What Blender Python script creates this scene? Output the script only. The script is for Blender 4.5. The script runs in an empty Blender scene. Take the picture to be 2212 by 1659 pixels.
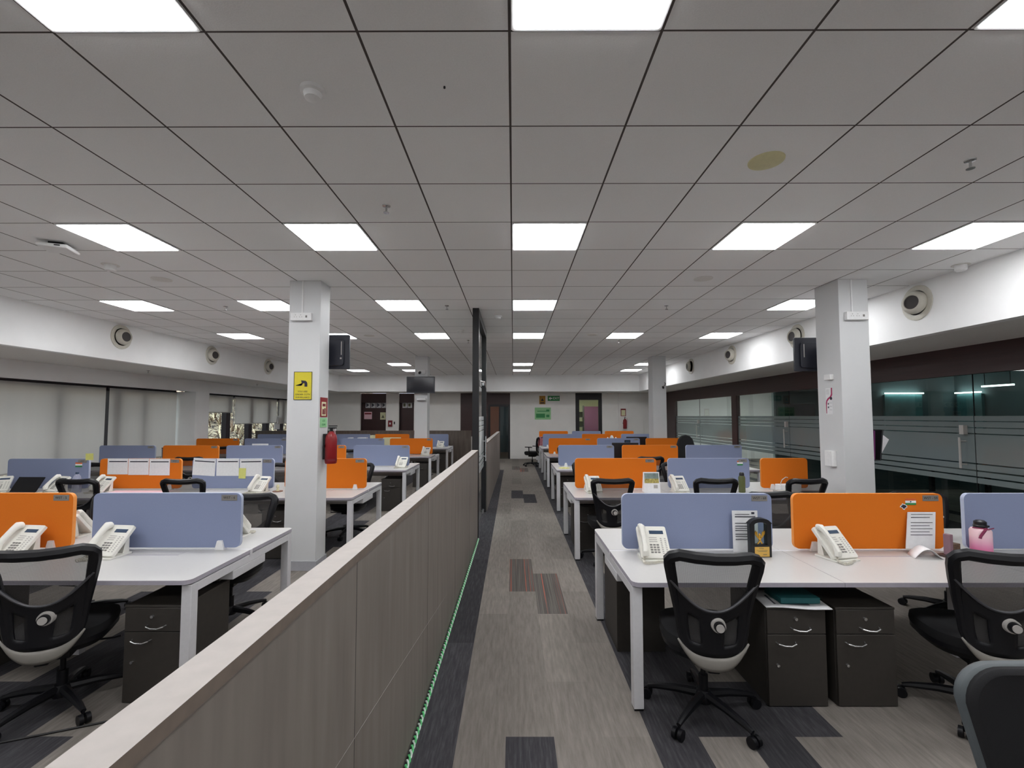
import bpy, math, random
from mathutils import Vector, Matrix
C = bpy.context.scene.collection
random.seed(7)
PI = math.pi
# ------------------------------------------------------------------ helpers
class MB:
    def __init__(s): s.v=[]; s.f=[]; s.m=[]; s.k=0
    def mat(s,k): s.k=k; return s
    def face(s,pts,k=None):
        n=len(s.v); s.v+= [tuple(p) for p in pts]; s.f.append(tuple(range(n,n+len(pts)))); s.m.append(s.k if k is None else k)
    def _add(s,vs,fs,k=None):
        n=len(s.v); s.v+=[tuple(p) for p in vs]
        for f in fs: s.f.append(tuple(n+i for i in f)); s.m.append(s.k if k is None else k)
        return s
    def box(s,x0,x1,y0,y1,z0,z1,M=None):
        vs=[(x0,y0,z0),(x1,y0,z0),(x1,y1,z0),(x0,y1,z0),(x0,y0,z1),(x1,y0,z1),(x1,y1,z1),(x0,y1,z1)]
        if M is not None: vs=[M@Vector(p) for p in vs]
        return s._add(vs,[(0,3,2,1),(4,5,6,7),(0,1,5,4),(1,2,6,5),(2,3,7,6),(3,0,4,7)])
    def cyl(s,a,b,r,r2=None,n=16,cap=True):
        a=Vector(a); b=Vector(b); r2=r if r2 is None else r2
        d=(b-a).normalized(); u=d.orthogonal().normalized(); w=d.cross(u)
        vs=[]
        for c,rr in ((a,r),(b,r2)):
            for i in range(n):
                t=2*PI*i/n; vs.append(c+u*(rr*math.cos(t))+w*(rr*math.sin(t)))
        fs=[(i,(i+1)%n,n+(i+1)%n,n+i) for i in range(n)]
        if cap: fs+= [tuple(range(n-1,-1,-1)),tuple(range(n,2*n))]
        return s._add(vs,fs)
    def tube(s,path,r,n=8,closed=False,sq=1.0):
        P=[Vector(p) for p in path]; m=len(P); R=r if isinstance(r,(list,tuple)) else [r]*m
        vs=[]; pu=None
        for i in range(m):
            a=P[(i-1)%m] if (closed or i>0) else P[0]; b=P[(i+1)%m] if (closed or i<m-1) else P[-1]
            d=(b-a); d=d.normalized() if d.length>1e-9 else Vector((0,0,1))
            if pu is None: u=d.orthogonal().normalized()
            else:
                u=pu-d*pu.dot(d); u=u.normalized() if u.length>1e-6 else d.orthogonal().normalized()
            pu=u; w=d.cross(u)
            for k in range(n):
                t=2*PI*k/n; vs.append(P[i]+u*(R[i]*math.cos(t))+w*(R[i]*sq*math.sin(t)))
        fs=[]
        for i in range(m if closed else m-1):
            j=(i+1)%m
            for k in range(n): fs.append((i*n+k,i*n+(k+1)%n,j*n+(k+1)%n,j*n+k))
        if not closed: fs+=[tuple(range(n-1,-1,-1)),tuple((m-1)*n+k for k in range(n))]
        return s._add(vs,fs)
    def lathe(s,prof,c=(0,0,0),n=24,M=None):
        vs=[]
        for r,z in prof:
            for k in range(n):
                t=2*PI*k/n; p=Vector((r*math.cos(t),r*math.sin(t),z))
                vs.append((M@p if M is not None else p)+Vector(c))
        m=len(prof); fs=[(i*n+k,i*n+(k+1)%n,(i+1)*n+(k+1)%n,(i+1)*n+k) for i in range(m-1) for k in range(n)]
        if prof[0][0]>1e-6: fs.append(tuple(range(n-1,-1,-1)))
        if prof[-1][0]>1e-6: fs.append(tuple((m-1)*n+k for k in range(n)))
        return s._add(vs,fs)
    def prism(s,poly,t0,t1,f,side=None):
        """poly of 2D points, extruded from t0 to t1; f(a,b,t) -> 3D point"""
        n=len(poly); vs=[f(a,b,t0) for a,b in poly]+[f(a,b,t1) for a,b in poly]
        s._add(vs,[tuple(range(n-1,-1,-1)),tuple(range(n,2*n))])
        s._add(vs,[(i,(i+1)%n,n+(i+1)%n,n+i) for i in range(n)],side)
        return s
    def grid(s,nu,nv,f,skip=None):
        vs=[f(i/nu,j/nv) for j in range(nv+1) for i in range(nu+1)]
        fs=[(j*(nu+1)+i,j*(nu+1)+i+1,(j+1)*(nu+1)+i+1,(j+1)*(nu+1)+i) for j in range(nv) for i in range(nu) if not(skip and skip((i+.5)/nu,(j+.5)/nv))]
        return s._add(vs,fs)
def rrect(x0,x1,z0,z1,r,n=5):
    out=[]
    for cx,cz,a in ((x1-r,z1-r,0),(x0+r,z1-r,90),(x0+r,z0+r,180),(x1-r,z0+r,270)):
        for i in range(n+1):
            t=math.radians(a+90*i/n); out.append((cx+r*math.cos(t),cz+r*math.sin(t)))
    return out
XZ=lambda a,b,t:(a,t,b)
XY=lambda a,b,t:(a,b,t)
YZ=lambda a,b,t:(t,a,b)
def obj(name,mb,mats,parent=None,bev=0,smooth=False,solid=0,sub=0,label=None):
    me=bpy.data.meshes.new(name); me.from_pydata(mb.v,[],mb.f)
    if not isinstance(mats,(list,tuple)): mats=[mats]
    for m in mats: me.materials.append(m)
    for p,k in zip(me.polygons,mb.m): p.material_index=min(k,len(mats)-1)
    import bmesh
    bm=bmesh.new(); bm.from_mesh(me)
    if smooth or sub or bev: bmesh.ops.remove_doubles(bm,verts=bm.verts,dist=1e-6)
    bmesh.ops.recalc_face_normals(bm,faces=bm.faces); bm.to_mesh(me); bm.free()
    o=bpy.data.objects.new(name,me); C.objects.link(o)
    if parent is not None: o.parent=parent
    if solid:
        md=o.modifiers.new('s','SOLIDIFY'); md.thickness=solid; md.offset=0
    if sub:
        md=o.modifiers.new('u','SUBSURF'); md.levels=sub; md.render_levels=sub
    if bev:
        md=o.modifiers.new('b','BEVEL'); md.width=bev; md.segments=2; md.limit_method='ANGLE'; md.angle_limit=math.radians(40)
    if smooth or sub or bev:
        for p in me.polygons: p.use_smooth=True
        try: me.set_sharp_from_angle(angle=math.radians(38))
        except Exception: pass
    if label: o['label']=label
    return o
def thing(name,label,cat,loc=(0,0,0),rz=0,group=None,kind=None):
    o=bpy.data.objects.new(name,None); C.objects.link(o); o.location=loc; o.rotation_euler=(0,0,rz)
    o.empty_display_size=.1; return tag(o,label,cat,group,kind)
def tag(o,label=None,cat=None,group=None,kind=None):
    if label: o['label']=label
    if cat: o['category']=cat
    if group: o['group']=group
    if kind: o['kind']=kind
    return o
KIDS={}
def tree(root):
    d={}
    for o in C.objects:
        if o.parent is not None: d.setdefault(o.parent.name,[]).append(o)
    def rec(o): return (o,[rec(c) for c in d.get(o.name,[])])
    return rec(root)
def dup(tr,loc,rz,label,group=None,cat=None):
    def rec(t,par):
        c=t[0].copy(); C.objects.link(c)
        if par is not None: c.parent=par
        for ch in t[1]: rec(ch,c)
        return c
    r=rec(tr,None); r.location=loc; r.rotation_euler=(0,0,rz); r['label']=label
    if group: r['group']=group
    return r
def struct(name,mb,mats,parent=None,**k):
    o=obj(name,mb,mats,parent,**k)
    if parent is None: o['kind']='structure'
    return o
def lettering(s,size,m,parent,loc,rot=(PI/2,0,0),name='lettering',align='CENTER',th=.0006):
    cu=bpy.data.curves.new(name,'FONT'); cu.body=s; cu.size=size; cu.align_x=align; cu.align_y='CENTER'; cu.extrude=th; cu.resolution_u=2
    t=bpy.data.objects.new('tmp',cu); C.objects.link(t); dg=bpy.context.evaluated_depsgraph_get(); dg.update()
    me=bpy.data.meshes.new_from_object(t.evaluated_get(dg)); bpy.data.objects.remove(t); bpy.data.curves.remove(cu)
    me.name=name; me.materials.clear(); me.materials.append(m)
    o=bpy.data.objects.new(name,me); C.objects.link(o); o.parent=parent; o.location=loc; o.rotation_euler=rot
    return o
# ------------------------------------------------------------------ materials
def srgb(r,g,b):
    f=lambda c:(c/255/12.92) if c/255<=.04045 else ((c/255+.055)/1.055)**2.4
    return (f(r),f(g),f(b),1)
def mat(name,col,rough=.5,metal=0,noise=0,ns=40,spec=.5,bump=0,stretch=(1,1,1),coat=0):
    m=bpy.data.materials.new(name); m.use_nodes=True; nt=m.node_tree; N=nt.nodes; L=nt.links
    b=N['Principled BSDF']; b.inputs['Base Color'].default_value=col; b.inputs['Roughness'].default_value=rough; b.inputs['Metallic'].default_value=metal
    b.inputs['Specular IOR Level'].default_value=spec
    if coat: b.inputs['Coat Weight'].default_value=coat
    tc=N.new('ShaderNodeTexCoord'); mp=N.new('ShaderNodeMapping'); mp.inputs['Scale'].default_value=stretch
    L.new(tc.outputs['Object'],mp.inputs['Vector'])
    nz=N.new('ShaderNodeTexNoise'); nz.inputs['Scale'].default_value=ns; nz.inputs['Detail'].default_value=3
    L.new(mp.outputs[0],nz.inputs['Vector'])
    if noise or True:
        a=noise or .03
        rp=N.new('ShaderNodeValToRGB'); rp.color_ramp.elements[0].position=.3; rp.color_ramp.elements[1].position=.7
        rp.color_ramp.elements[0].color=tuple(c*(1-a) for c in col[:3])+(1,); rp.color_ramp.elements[1].color=tuple(min(1,c*(1+a)) for c in col[:3])+(1,)
        L.new(nz.outputs['Fac'],rp.inputs[0]); L.new(rp.outputs[0],b.inputs['Base Color'])
    if bump:
        bp=N.new('ShaderNodeBump'); bp.inputs['Strength'].default_value=bump; bp.inputs['Distance'].default_value=.002
        L.new(nz.outputs['Fac'],bp.inputs['Height']); L.new(bp.outputs[0],b.inputs['Normal'])
    return m
def emis(name,col,st):
    m=bpy.data.materials.new(name); m.use_nodes=True; nt=m.node_tree; nt.nodes.clear()
    e=nt.nodes.new('ShaderNodeEmission'); e.inputs[0].default_value=col; e.inputs[1].default_value=st
    o=nt.nodes.new('ShaderNodeOutputMaterial'); nt.links.new(e.outputs[0],o.inputs[0]); return m
def glassm(name,tint,refl=1.5,film=None,ff=.4,rough=0.0):
    m=bpy.data.materials.new(name); m.use_nodes=True; nt=m.node_tree; nt.nodes.clear(); N=nt.nodes.new
    o=N('ShaderNodeOutputMaterial'); t=N('ShaderNodeBsdfTransparent'); t.inputs[0].default_value=tint
    base=t
    if film:
        d=N('ShaderNodeBsdfDiffuse'); d.inputs[0].default_value=film
        mx=N('ShaderNodeMixShader'); mx.inputs[0].default_value=ff; nt.links.new(t.outputs[0],mx.inputs[1]); nt.links.new(d.outputs[0],mx.inputs[2]); base=mx
    g=N('ShaderNodeBsdfGlossy'); g.inputs['Roughness'].default_value=rough; g.inputs[0].default_value=(1,1,1,1)
    f0=N('ShaderNodeFresnel'); f0.inputs[0].default_value=refl; gb=N('ShaderNodeNewGeometry'); iv=N('ShaderNodeMath'); iv.operation='SUBTRACT'; iv.inputs[0].default_value=1; nt.links.new(gb.outputs['Backfacing'],iv.inputs[1]); f=N('ShaderNodeMath'); f.operation='MULTIPLY'; nt.links.new(f0.outputs[0],f.inputs[0]); nt.links.new(iv.outputs[0],f.inputs[1])
    m2=N('ShaderNodeMixShader'); nt.links.new(f.outputs[0],m2.inputs[0]); nt.links.new(base.outputs[0],m2.inputs[1]); nt.links.new(g.outputs[0],m2.inputs[2])
    nt.links.new(m2.outputs[0],o.inputs[0]); return m
def meshm(name,col,op):
    """sheer woven mesh: part opaque thread, part open"""
    m=bpy.data.materials.new(name); m.use_nodes=True; nt=m.node_tree; nt.nodes.clear(); N=nt.nodes.new; L=nt.links.new
    o=N('ShaderNodeOutputMaterial'); t=N('ShaderNodeBsdfTransparent'); d=N('ShaderNodeBsdfDiffuse'); d.inputs[0].default_value=col
    tc=N('ShaderNodeTexCoord'); wx=N('ShaderNodeTexWave'); wx.bands_direction='X'; wx.inputs['Scale'].default_value=70
    wz=N('ShaderNodeTexWave'); wz.bands_direction='Z'; wz.inputs['Scale'].default_value=70
    L(tc.outputs['Object'],wx.inputs[0]); L(tc.outputs['Object'],wz.inputs[0])
    mx=N('ShaderNodeMath'); mx.operation='MAXIMUM'; L(wx.outputs['Fac'],mx.inputs[0]); L(wz.outputs['Fac'],mx.inputs[1])
    mr=N('ShaderNodeMapRange'); mr.inputs['To Min'].default_value=op-.15; mr.inputs['To Max'].default_value=op+.15; L(mx.outputs[0],mr.inputs[0])
    s=N('ShaderNodeMixShader'); L(mr.outputs[0],s.inputs[0]); L(t.outputs[0],s.inputs[1]); L(d.outputs[0],s.inputs[2]); L(s.outputs[0],o.inputs[0]); return m
M={}
M['wall']=mat('wall_paint',srgb(246,246,246),.6,noise=.02,ns=3)
M['pill']=mat('pillar_paint',srgb(218,219,220),.5,noise=.02,ns=3)
M['dkwall']=mat('maroon_laminate',srgb(62,40,40),.35,noise=.12,ns=6,stretch=(.3,.3,8))
M['black']=mat('black_frame',srgb(19,19,23),.4)
M['desk']=mat('white_laminate',srgb(199,197,195),.35,noise=.01)
M['edge']=mat('desk_edge',srgb(172,167,178),.5)
M['legm']=mat('white_powder_coat',srgb(214,213,216),.4)
M['blue']=mat('blue_grey_fabric',srgb(139,149,180),.9,noise=.05,ns=600,bump=.15)
M['blueT']=mat('pale_blue_trim',srgb(176,184,206),.6)
M['or']=mat('orange_fabric',srgb(226,118,14),.9,noise=.05,ns=600,bump=.15)
M['orT']=mat('pale_orange_trim',srgb(238,150,70),.6)
M['plate']=mat('name_plate_metal',srgb(146,142,138),.4,.3)
M['plateT']=mat('plate_letter_black',srgb(30,28,30),.6)
M['chairB']=mat('black_plastic',srgb(17,17,21),.42,spec=.3)
M['chairF']=mat('black_fabric',srgb(20,20,23),.9,noise=.2,ns=500,bump=.2)
M['net']=meshm('black_mesh_fabric',srgb(70,68,67),.6)
M['rimS']=mat('rim_with_highlight',srgb(66,66,70),.35)  # black rim coloured lighter to carry its highlight
M['rimD']=mat('chair_rim_highlight',srgb(80,86,89),.5)  # grey puts the highlight of the near chair's top edge into the colour
M['capE']=mat('partition_cap_edge',srgb(112,100,90),.6,noise=.1,ns=30)
M['thin']=mat('pale_line',srgb(150,146,142),.6)
M['trimG']=mat('grey_chair_trim',srgb(128,124,118),.5)
M['greyP']=mat('light_grey_plastic',srgb(176,172,168),.5)
M['chrome']=mat('brushed_metal',srgb(200,200,200),.25,.9)
M['pedm']=mat('dark_brown_laminate',srgb(54,50,46),.55,noise=.08,ns=30)
M['phone']=mat('ivory_plastic',srgb(226,224,216),.4)
M['keys']=mat('grey_key_plastic',srgb(128,126,122),.5)
M['lcd']=mat('phone_display',srgb(60,76,98),.15)
M['paper']=mat('paper_white',srgb(236,236,238),.8)
M['ink']=mat('printed_ink',srgb(90,90,100),.8)
M['inkD']=mat('dark_ink',srgb(45,45,60),.8)
M['yel']=mat('sticky_yellow',srgb(222,222,130),.8)
M['signY']=mat('sign_yellow',srgb(220,205,50),.5)
M['red']=mat('extinguisher_red',srgb(140,26,32),.35)
M['redD']=mat('dark_red',srgb(120,24,34),.5)
M['green']=mat('sign_green',srgb(50,140,80),.5)
M['greenL']=mat('poster_green',srgb(150,205,150),.6)
M['greenD']=mat('dark_green',srgb(20,60,40),.5)
M['saff']=mat('flag_saffron',srgb(226,110,60),.7)
M['white']=mat('plain_white',srgb(240,240,240),.5)
M['beige']=mat('beige_plastic',srgb(206,202,190),.5)
M['beigeY']=mat('yellowed_plastic',srgb(222,216,170),.5)
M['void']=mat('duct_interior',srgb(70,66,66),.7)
M['gold']=mat('gold_metal',srgb(220,170,70),.25,.8)
M['goldP']=mat('gold_plaque',srgb(222,178,90),.35,.3)
M['pink']=mat('hot_pink',srgb(222,80,150),.45)
M['pinkL']=mat('pale_pink',srgb(236,196,206),.5)
M['purple']=mat('plum_paint',srgb(120,50,110),.6)
M['magenta']=mat('magenta_ink',srgb(170,30,90),.6)
M['teal']=mat('teal_cover',srgb(30,100,104),.5)
M['screenOff']=mat('screen_off',srgb(34,34,44),.12)
M['tvB']=mat('tv_casing',srgb(40,42,52),.35)
M['bottleG']=mat('green_bottle_plastic',srgb(90,96,60),.2)
M['bottleC']=glassm('clear_plastic',(.85,.87,.95,1),1.3,film=(.8,.8,.9,1),ff=.25)
M['glass']=glassm('clear_glass',(.82,.88,.87,1),1.45)
M['frost']=glassm('frosted_film',(.62,.68,.68,1),1.45,film=srgb(160,172,172),ff=.42,rough=.15)
M['blind']=mat('roller_blind_cloth',srgb(226,222,216),.9,noise=.03,ns=2,stretch=(1,3,.2))
M['winF']=mat('window_frame_dark',srgb(44,36,44),.5)
M['base']=mat('grey_skirting',srgb(176,176,182),.5)
M['ceilP']=mat('soffit_paint',srgb(226,224,220),.7)
M['peach']=mat('peach_paint',srgb(216,150,120),.7)
M['cream']=mat('cream_paint',srgb(226,224,184),.7)
M['oliv']=mat('olive_box',srgb(110,110,84),.6)
M['wire']=mat('pale_cord',srgb(206,202,190),.6)
M['wireD']=mat('black_cable',srgb(24,22,24),.6)
M['wireG']=mat('green_twine',srgb(96,200,126),.6)
M['wireW']=mat('white_twine',srgb(210,225,215),.6)
M['light']=emis('lamp_diffuser',(.975,.985,1,1),18.8)
def laminate(name,c0,c1):
    m=bpy.data.materials.new(name); m.use_nodes=True; nt=m.node_tree; N=nt.nodes.new; L=nt.links.new; b=nt.nodes['Principled BSDF']
    tc=N('ShaderNodeTexCoord'); mp=N('ShaderNodeMapping'); mp.inputs['Scale'].default_value=(6,6,.7); L(tc.outputs['Object'],mp.inputs[0])
    nz=N('ShaderNodeTexNoise'); nz.inputs['Scale'].default_value=2.5; nz.inputs['Detail'].default_value=6; L(mp.outputs[0],nz.inputs[0])
    rp=N('ShaderNodeValToRGB'); rp.color_ramp.elements[0].position=.3; rp.color_ramp.elements[1].position=.72; rp.color_ramp.elements[0].color=c0; rp.color_ramp.elements[1].color=c1
    L(nz.outputs['Fac'],rp.inputs[0]); L(rp.outputs[0],b.inputs['Base Color']); b.inputs['Roughness'].default_value=.5; return m
M['lam']=laminate('grey_oak_laminate',srgb(112,104,98),srgb(130,122,115))
M['lamD']=laminate('dark_oak_laminate',srgb(84,73,66),srgb(104,93,84))
M['cap']=mat('partition_cap',srgb(176,169,164),.6,noise=.05,ns=20)
def carpet(name,cols,per=.16,lo=.36,hi=.64,sx=55,sy=5.0):
    m=bpy.data.materials.new(name); m.use_nodes=True; nt=m.node_tree; N=nt.nodes.new; L=nt.links.new; b=nt.nodes['Principled BSDF']
    b.inputs['Roughness'].default_value=.95; b.inputs['Specular IOR Level'].default_value=.15
    g=N('ShaderNodeNewGeometry'); sp=N('ShaderNodeSeparateXYZ'); L(g.outputs['Position'],sp.inputs[0])
    def ma(op,a,bv=None):
        n=N('ShaderNodeMath'); n.operation=op
        for i,x in enumerate((a,bv)):
            if x is None: continue
            if isinstance(x,(int,float)): n.inputs[i].default_value=x
            else: L(x,n.inputs[i])
        return n.outputs[0]
    col=ma('FLOOR',ma('DIVIDE',ma('ADD',sp.outputs[0],.29),.25))
    par=ma('MULTIPLY',ma('FLOORED_MODULO',col,2.0),.5)
    row=ma('FLOOR',ma('SUBTRACT',sp.outputs[1],par))
    cb=N('ShaderNodeCombineXYZ'); L(col,cb.inputs[0]); L(row,cb.inputs[1])
    wn=N('ShaderNodeTexWhiteNoise'); wn.noise_dimensions='3D'; L(cb.outputs[0],wn.inputs[0])
    mp=N('ShaderNodeMapping'); mp.inputs['Scale'].default_value=(sx,sy,1); L(g.outputs['Position'],mp.inputs[0])
    nz=N('ShaderNodeTexNoise'); nz.inputs['Scale'].default_value=1; nz.inputs['Detail'].default_value=5; nz.inputs['Roughness'].default_value=.65; L(mp.outputs[0],nz.inputs[0])
    rp=N('ShaderNodeValToRGB'); L(nz.outputs['Fac'],rp.inputs[0]); e=rp.color_ramp.elements
    e[0].position=lo; e[0].color=cols[0]; e[1].position=hi; e[1].color=cols[-1]
    for i,c in enumerate(cols[1:-1]):
        x=e.new(lo+(hi-lo)*(i+1)/(len(cols)-1)); x.color=c
    mr=N('ShaderNodeMapRange'); mr.inputs['To Min'].default_value=1-per; mr.inputs['To Max'].default_value=1+per; L(wn.outputs['Value'],mr.inputs[0])
    f2=N('ShaderNodeTexNoise'); f2.inputs['Scale'].default_value=450; L(g.outputs['Position'],f2.inputs[0])
    m2=N('ShaderNodeMapRange'); m2.inputs['To Min'].default_value=.75; m2.inputs['To Max'].default_value=1.25; L(f2.outputs['Fac'],m2.inputs[0])
    mm=ma('MULTIPLY',mr.outputs[0],m2.outputs[0])
    vm=N('ShaderNodeVectorMath'); vm.operation='SCALE'; L(rp.outputs[0],vm.inputs[0]); L(mm,vm.inputs['Scale']); L(vm.outputs[0],b.inputs['Base Color'])
    bp=N('ShaderNodeBump'); bp.inputs['Strength'].default_value=.3; bp.inputs['Distance'].default_value=.002; L(f2.outputs['Fac'],bp.inputs['Height']); L(bp.outputs[0],b.inputs['Normal'])
    return m
M['carL']=carpet('carpet_warm_grey',[srgb(113,107,101),srgb(125,119,113),srgb(136,130,123)],.11,.3,.7,48)
M['carD']=carpet('carpet_charcoal',[srgb(54,53,57),srgb(62,61,64),srgb(74,73,76)],.22,.34,.66,70,6.0)
M['carS']=carpet('carpet_striped',[srgb(64,60,62),srgb(104,100,96),srgb(70,66,66),srgb(112,108,102),srgb(78,74,72),srgb(96,92,88),srgb(176,92,70),srgb(176,92,70),srgb(74,70,70)],.05,.28,.74,42,.12)
def ceil_mat():
    m=bpy.data.materials.new('mineral_ceiling_tiles'); m.use_nodes=True; nt=m.node_tree; N=nt.nodes.new; L=nt.links.new; b=nt.nodes['Principled BSDF']
    b.inputs['Roughness'].default_value=.9; b.inputs['Specular IOR Level'].default_value=.1
    g=N('ShaderNodeNewGeometry'); sp=N('ShaderNodeSeparateXYZ'); L(g.outputs['Position'],sp.inputs[0])
    def ma(op,a,bv=None):
        n=N('ShaderNodeMath'); n.operation=op
        for i,x in enumerate((a,bv)):
            if x is None: continue
            if isinstance(x,(int,float)): n.inputs[i].default_value=x
            else: L(x,n.inputs[i])
        return n.outputs[0]
    es=[]; ids=[]
    for k,off,w in ((0,.0127,.0095),(1,-1.7478,.007)):
        q=ma('DIVIDE',ma('ADD',sp.outputs[k],off),.6)
        es.append(ma('GREATER_THAN',ma('ABSOLUTE',ma('SUBTRACT',ma('FRACT',q),.5)),.5-w)); ids.append(ma('FLOOR',q))
    ln=ma('MAXIMUM',es[0],es[1])
    cb=N('ShaderNodeCombineXYZ'); L(ids[0],cb.inputs[0]); L(ids[1],cb.inputs[1]); wn=N('ShaderNodeTexWhiteNoise'); L(cb.outputs[0],wn.inputs[0])
    nz=N('ShaderNodeTexNoise'); nz.inputs['Scale'].default_value=160; nz.inputs['Detail'].default_value=3; L(g.outputs['Position'],nz.inputs[0])
    a=ma('ADD',ma('MULTIPLY',wn.outputs['Value'],.05),ma('MULTIPLY',nz.outputs['Fac'],.10))
    v=ma('ADD',a,.86)
    c=N('ShaderNodeVectorMath'); c.operation='SCALE'; c.inputs[0].default_value=srgb(255,255,255)[:3]; L(v,c.inputs['Scale'])
    mx=N('ShaderNodeMix'); mx.data_type='RGBA'; L(ln,mx.inputs[0]); L(c.outputs[0],mx.inputs[6]); mx.inputs[7].default_value=srgb(92,86,84)
    L(mx.outputs[2],b.inputs['Base Color'])
    bp=N('ShaderNodeBump'); bp.inputs['Strength'].default_value=.25; bp.inputs['Distance'].default_value=.003; L(nz.outputs['Fac'],bp.inputs['Height']); L(bp.outputs[0],b.inputs['Normal'])
    return m
M['ceil']=ceil_mat()
def translucent(m,f,col):
    nt=m.node_tree; o=nt.nodes['Material Output']; b=nt.nodes['Principled BSDF']; t=nt.nodes.new('ShaderNodeBsdfTranslucent'); t.inputs[0].default_value=col
    x=nt.nodes.new('ShaderNodeMixShader'); x.inputs[0].default_value=f; nt.links.new(b.outputs[0],x.inputs[1]); nt.links.new(t.outputs[0],x.inputs[2]); nt.links.new(x.outputs[0],o.inputs[0])
translucent(M['blind'],.5,srgb(214,207,206))
# ------------------------------------------------------------------ setting
ZT=3.176; ZB=2.57; XL=-8.42; XR=5.9; BL=-6.4; BR=4.62; YN=-4.0; YE=18.24; YB=17.0
# floor: carpet planks of 0.25 x 1 m, one mesh
fl=MB()
for n in range(-34,43):
    x0=-.29+.25*n; off=.5 if n%2 else 0
    for k in range(-5,25):
        y0=max(YN,k+off); y1=min(22.0,k+1+off)
        if y1<=y0: continue
        yc=(k+off+.5); h=random.random(); m=0
        if n==-1 and yc<14.1: m=1
        elif n==4 and yc<17: m=1
        elif n in(-10,-11) and yc<16: m=1
        elif n==5 and 2<=k<=3: m=1
        elif (n,k) in ((7,2),(-9,3),(1,1),(1,9),(2,9)): m=1
        elif (n,k) in ((1,4),(2,4),(1,14),(2,14)): m=2
        elif (n>5 or n<-2) and h<.13: m=1
        fl.mat(m); fl.face([(x0,y0,0),(x0+.25,y0,0),(x0+.25,y1,0),(x0,y1,0)])
struct('floor',fl,[M['carL'],M['carD'],M['carS']])
struct('ceiling',MB().box(BL-.05,BR+.05,YN,YB+.05,ZT,ZT+.06),M['ceil'])
# bulkheads with jet diffusers, soffits
struct('wall_bulkhead_left',MB().box(BL-.12,BL,YN,YB,ZB,ZT),M['wall'])
struct('wall_bulkhead_right',MB().box(BR,BR+.12,YN,YB,ZB,ZT),M['wall'])
b=MB(); b.box(BL-.12,BR+.12,YB,YB+.12,ZB,ZT)
struct('wall_bulkhead_far',b,M['wall'])
struct('ceiling_soffit_left',MB().box(-8.5,BL-.12,YN,YE,ZB,ZB+.05),M['ceilP'])
struct('ceiling_soffit_right',MB().box(BR+.12,XR+.1,YN,YE,ZB,ZB+.05),M['ceilP'])
struct('ceiling_soffit_far',MB().box(BL-.12,BR+.12,YB+.12,YE,ZB,ZB+.05),M['ceilP'])
struct('ceiling_roof',MB().box(-9.2,10.6,YN-.2,22.2,3.4,3.5),M['wall'])
struct('wall_near',MB().box(-8.6,10.5,YN-.15,YN,0,3.4),M['wall'])
# left window wall: lintel, sill, pillar, blinds
XF=-7.95
w=MB(); w.box(XF-.12,XF,YN,YE,2.28,ZB); w.box(-8.65,XF-.12,YN,YE,2.45,3.4); w.box(XL-.25,XF-.02,11.62,12.14,0,2.28); w.box(XL-.25,XL+.12,YN,YE,0,.62)
w.box(-8.9,-8.65,YN,YE,2.4,3.4)
struct('wall_left',w,M['wall'])
wi=struct('window_1',MB().box(-8.66,-8.6,YN,11.62,.62,2.45),M['glass'])
def mull(par,ys):
    m=MB()
    for y in ys: m.box(-8.6,-8.5,y-.05,y+.05,.62,2.4)
    return m
a=MB()
for y in (-3.9,-1.5,.5,2.5,4.5,6.5,8.6,10.6): a.box(-8.6,-8.5,y-.06,y+.06,.62,2.4)
a.box(-8.6,-8.5,YN,11.62,.58,.66); a.box(-8.6,-8.46,YN,11.62,2.2,2.45); a.box(-8.6,-8.5,9.74,9.96,.62,2.4)  # last box: wide mullion added to block the bright gap between blinds
obj('window_frame',a,M['winF'],wi)
wi2=struct('window_2',MB().box(-8.66,-8.6,12.14,YE,.62,2.45),M['glass'])
a=MB()
for y in (12.2,13.78,14.95,16.0,17.0,18.1): a.box(-8.6,-8.46,y-.1,y+.1,.62,2.4)
a.box(-8.6,-8.5,12.14,YE,.58,.66); a.box(-8.6,-8.46,12.14,YE,2.2,2.45)
obj('window_frame',a,M['winF'],wi2)
bl=[(YN+.1,3.1,.72,'covering the window nearest the camera'),(3.13,9.585,.72,'widest, hanging behind the second and third left benches'),(9.625,11.60,.72,'beside the window pillar, near side'),
    (12.16,13.93,1.79,'short one just beyond the window pillar'),(14.0,16.55,1.45,'half lowered over the dark mullions'),(16.65,YE-.05,1.42,'farthest, by the cross partition')]
for y0,y1,zb,t in bl:
    r=thing('roller_blind','grey cloth roller blind, '+t,'blind',(XL,(y0+y1)/2,2.26),0,'roller blinds on the left windows')
    hy=(y1-y0)/2; c=MB()
    ny=max(4,int(hy*8))
    c.grid(ny,2,lambda u,v:(.006*math.sin(u*hy*9),-hy+.02+u*(2*hy-.04),-v*(2.26-zb)))
    obj('cloth',c,M['blind'],r,smooth=True)
    obj('roller',MB().cyl((-.03,-hy,-.0),(-.03,hy,-.0),.022,n=12),M['winF'],r)
    obj('bottom_bar',MB().box(-.008,.008,-hy+.02,hy-.02,zb-2.285,zb-2.26),M['greyP'],r)
    if zb>1: obj('pull_chain',MB().tube([(.03,hy-.02,-.03),(.03,hy-.02,-.85),(.03,hy-.0,-.85),(.03,hy+.0,-.03)],.006,5),M['white'],r)
tag(obj('paper_notice',MB().box(-8.5,-8.49,16.52,17.12,1.2,1.68),M['paper']),'pale blue sheet taped to the farthest left window frame','paper')
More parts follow.
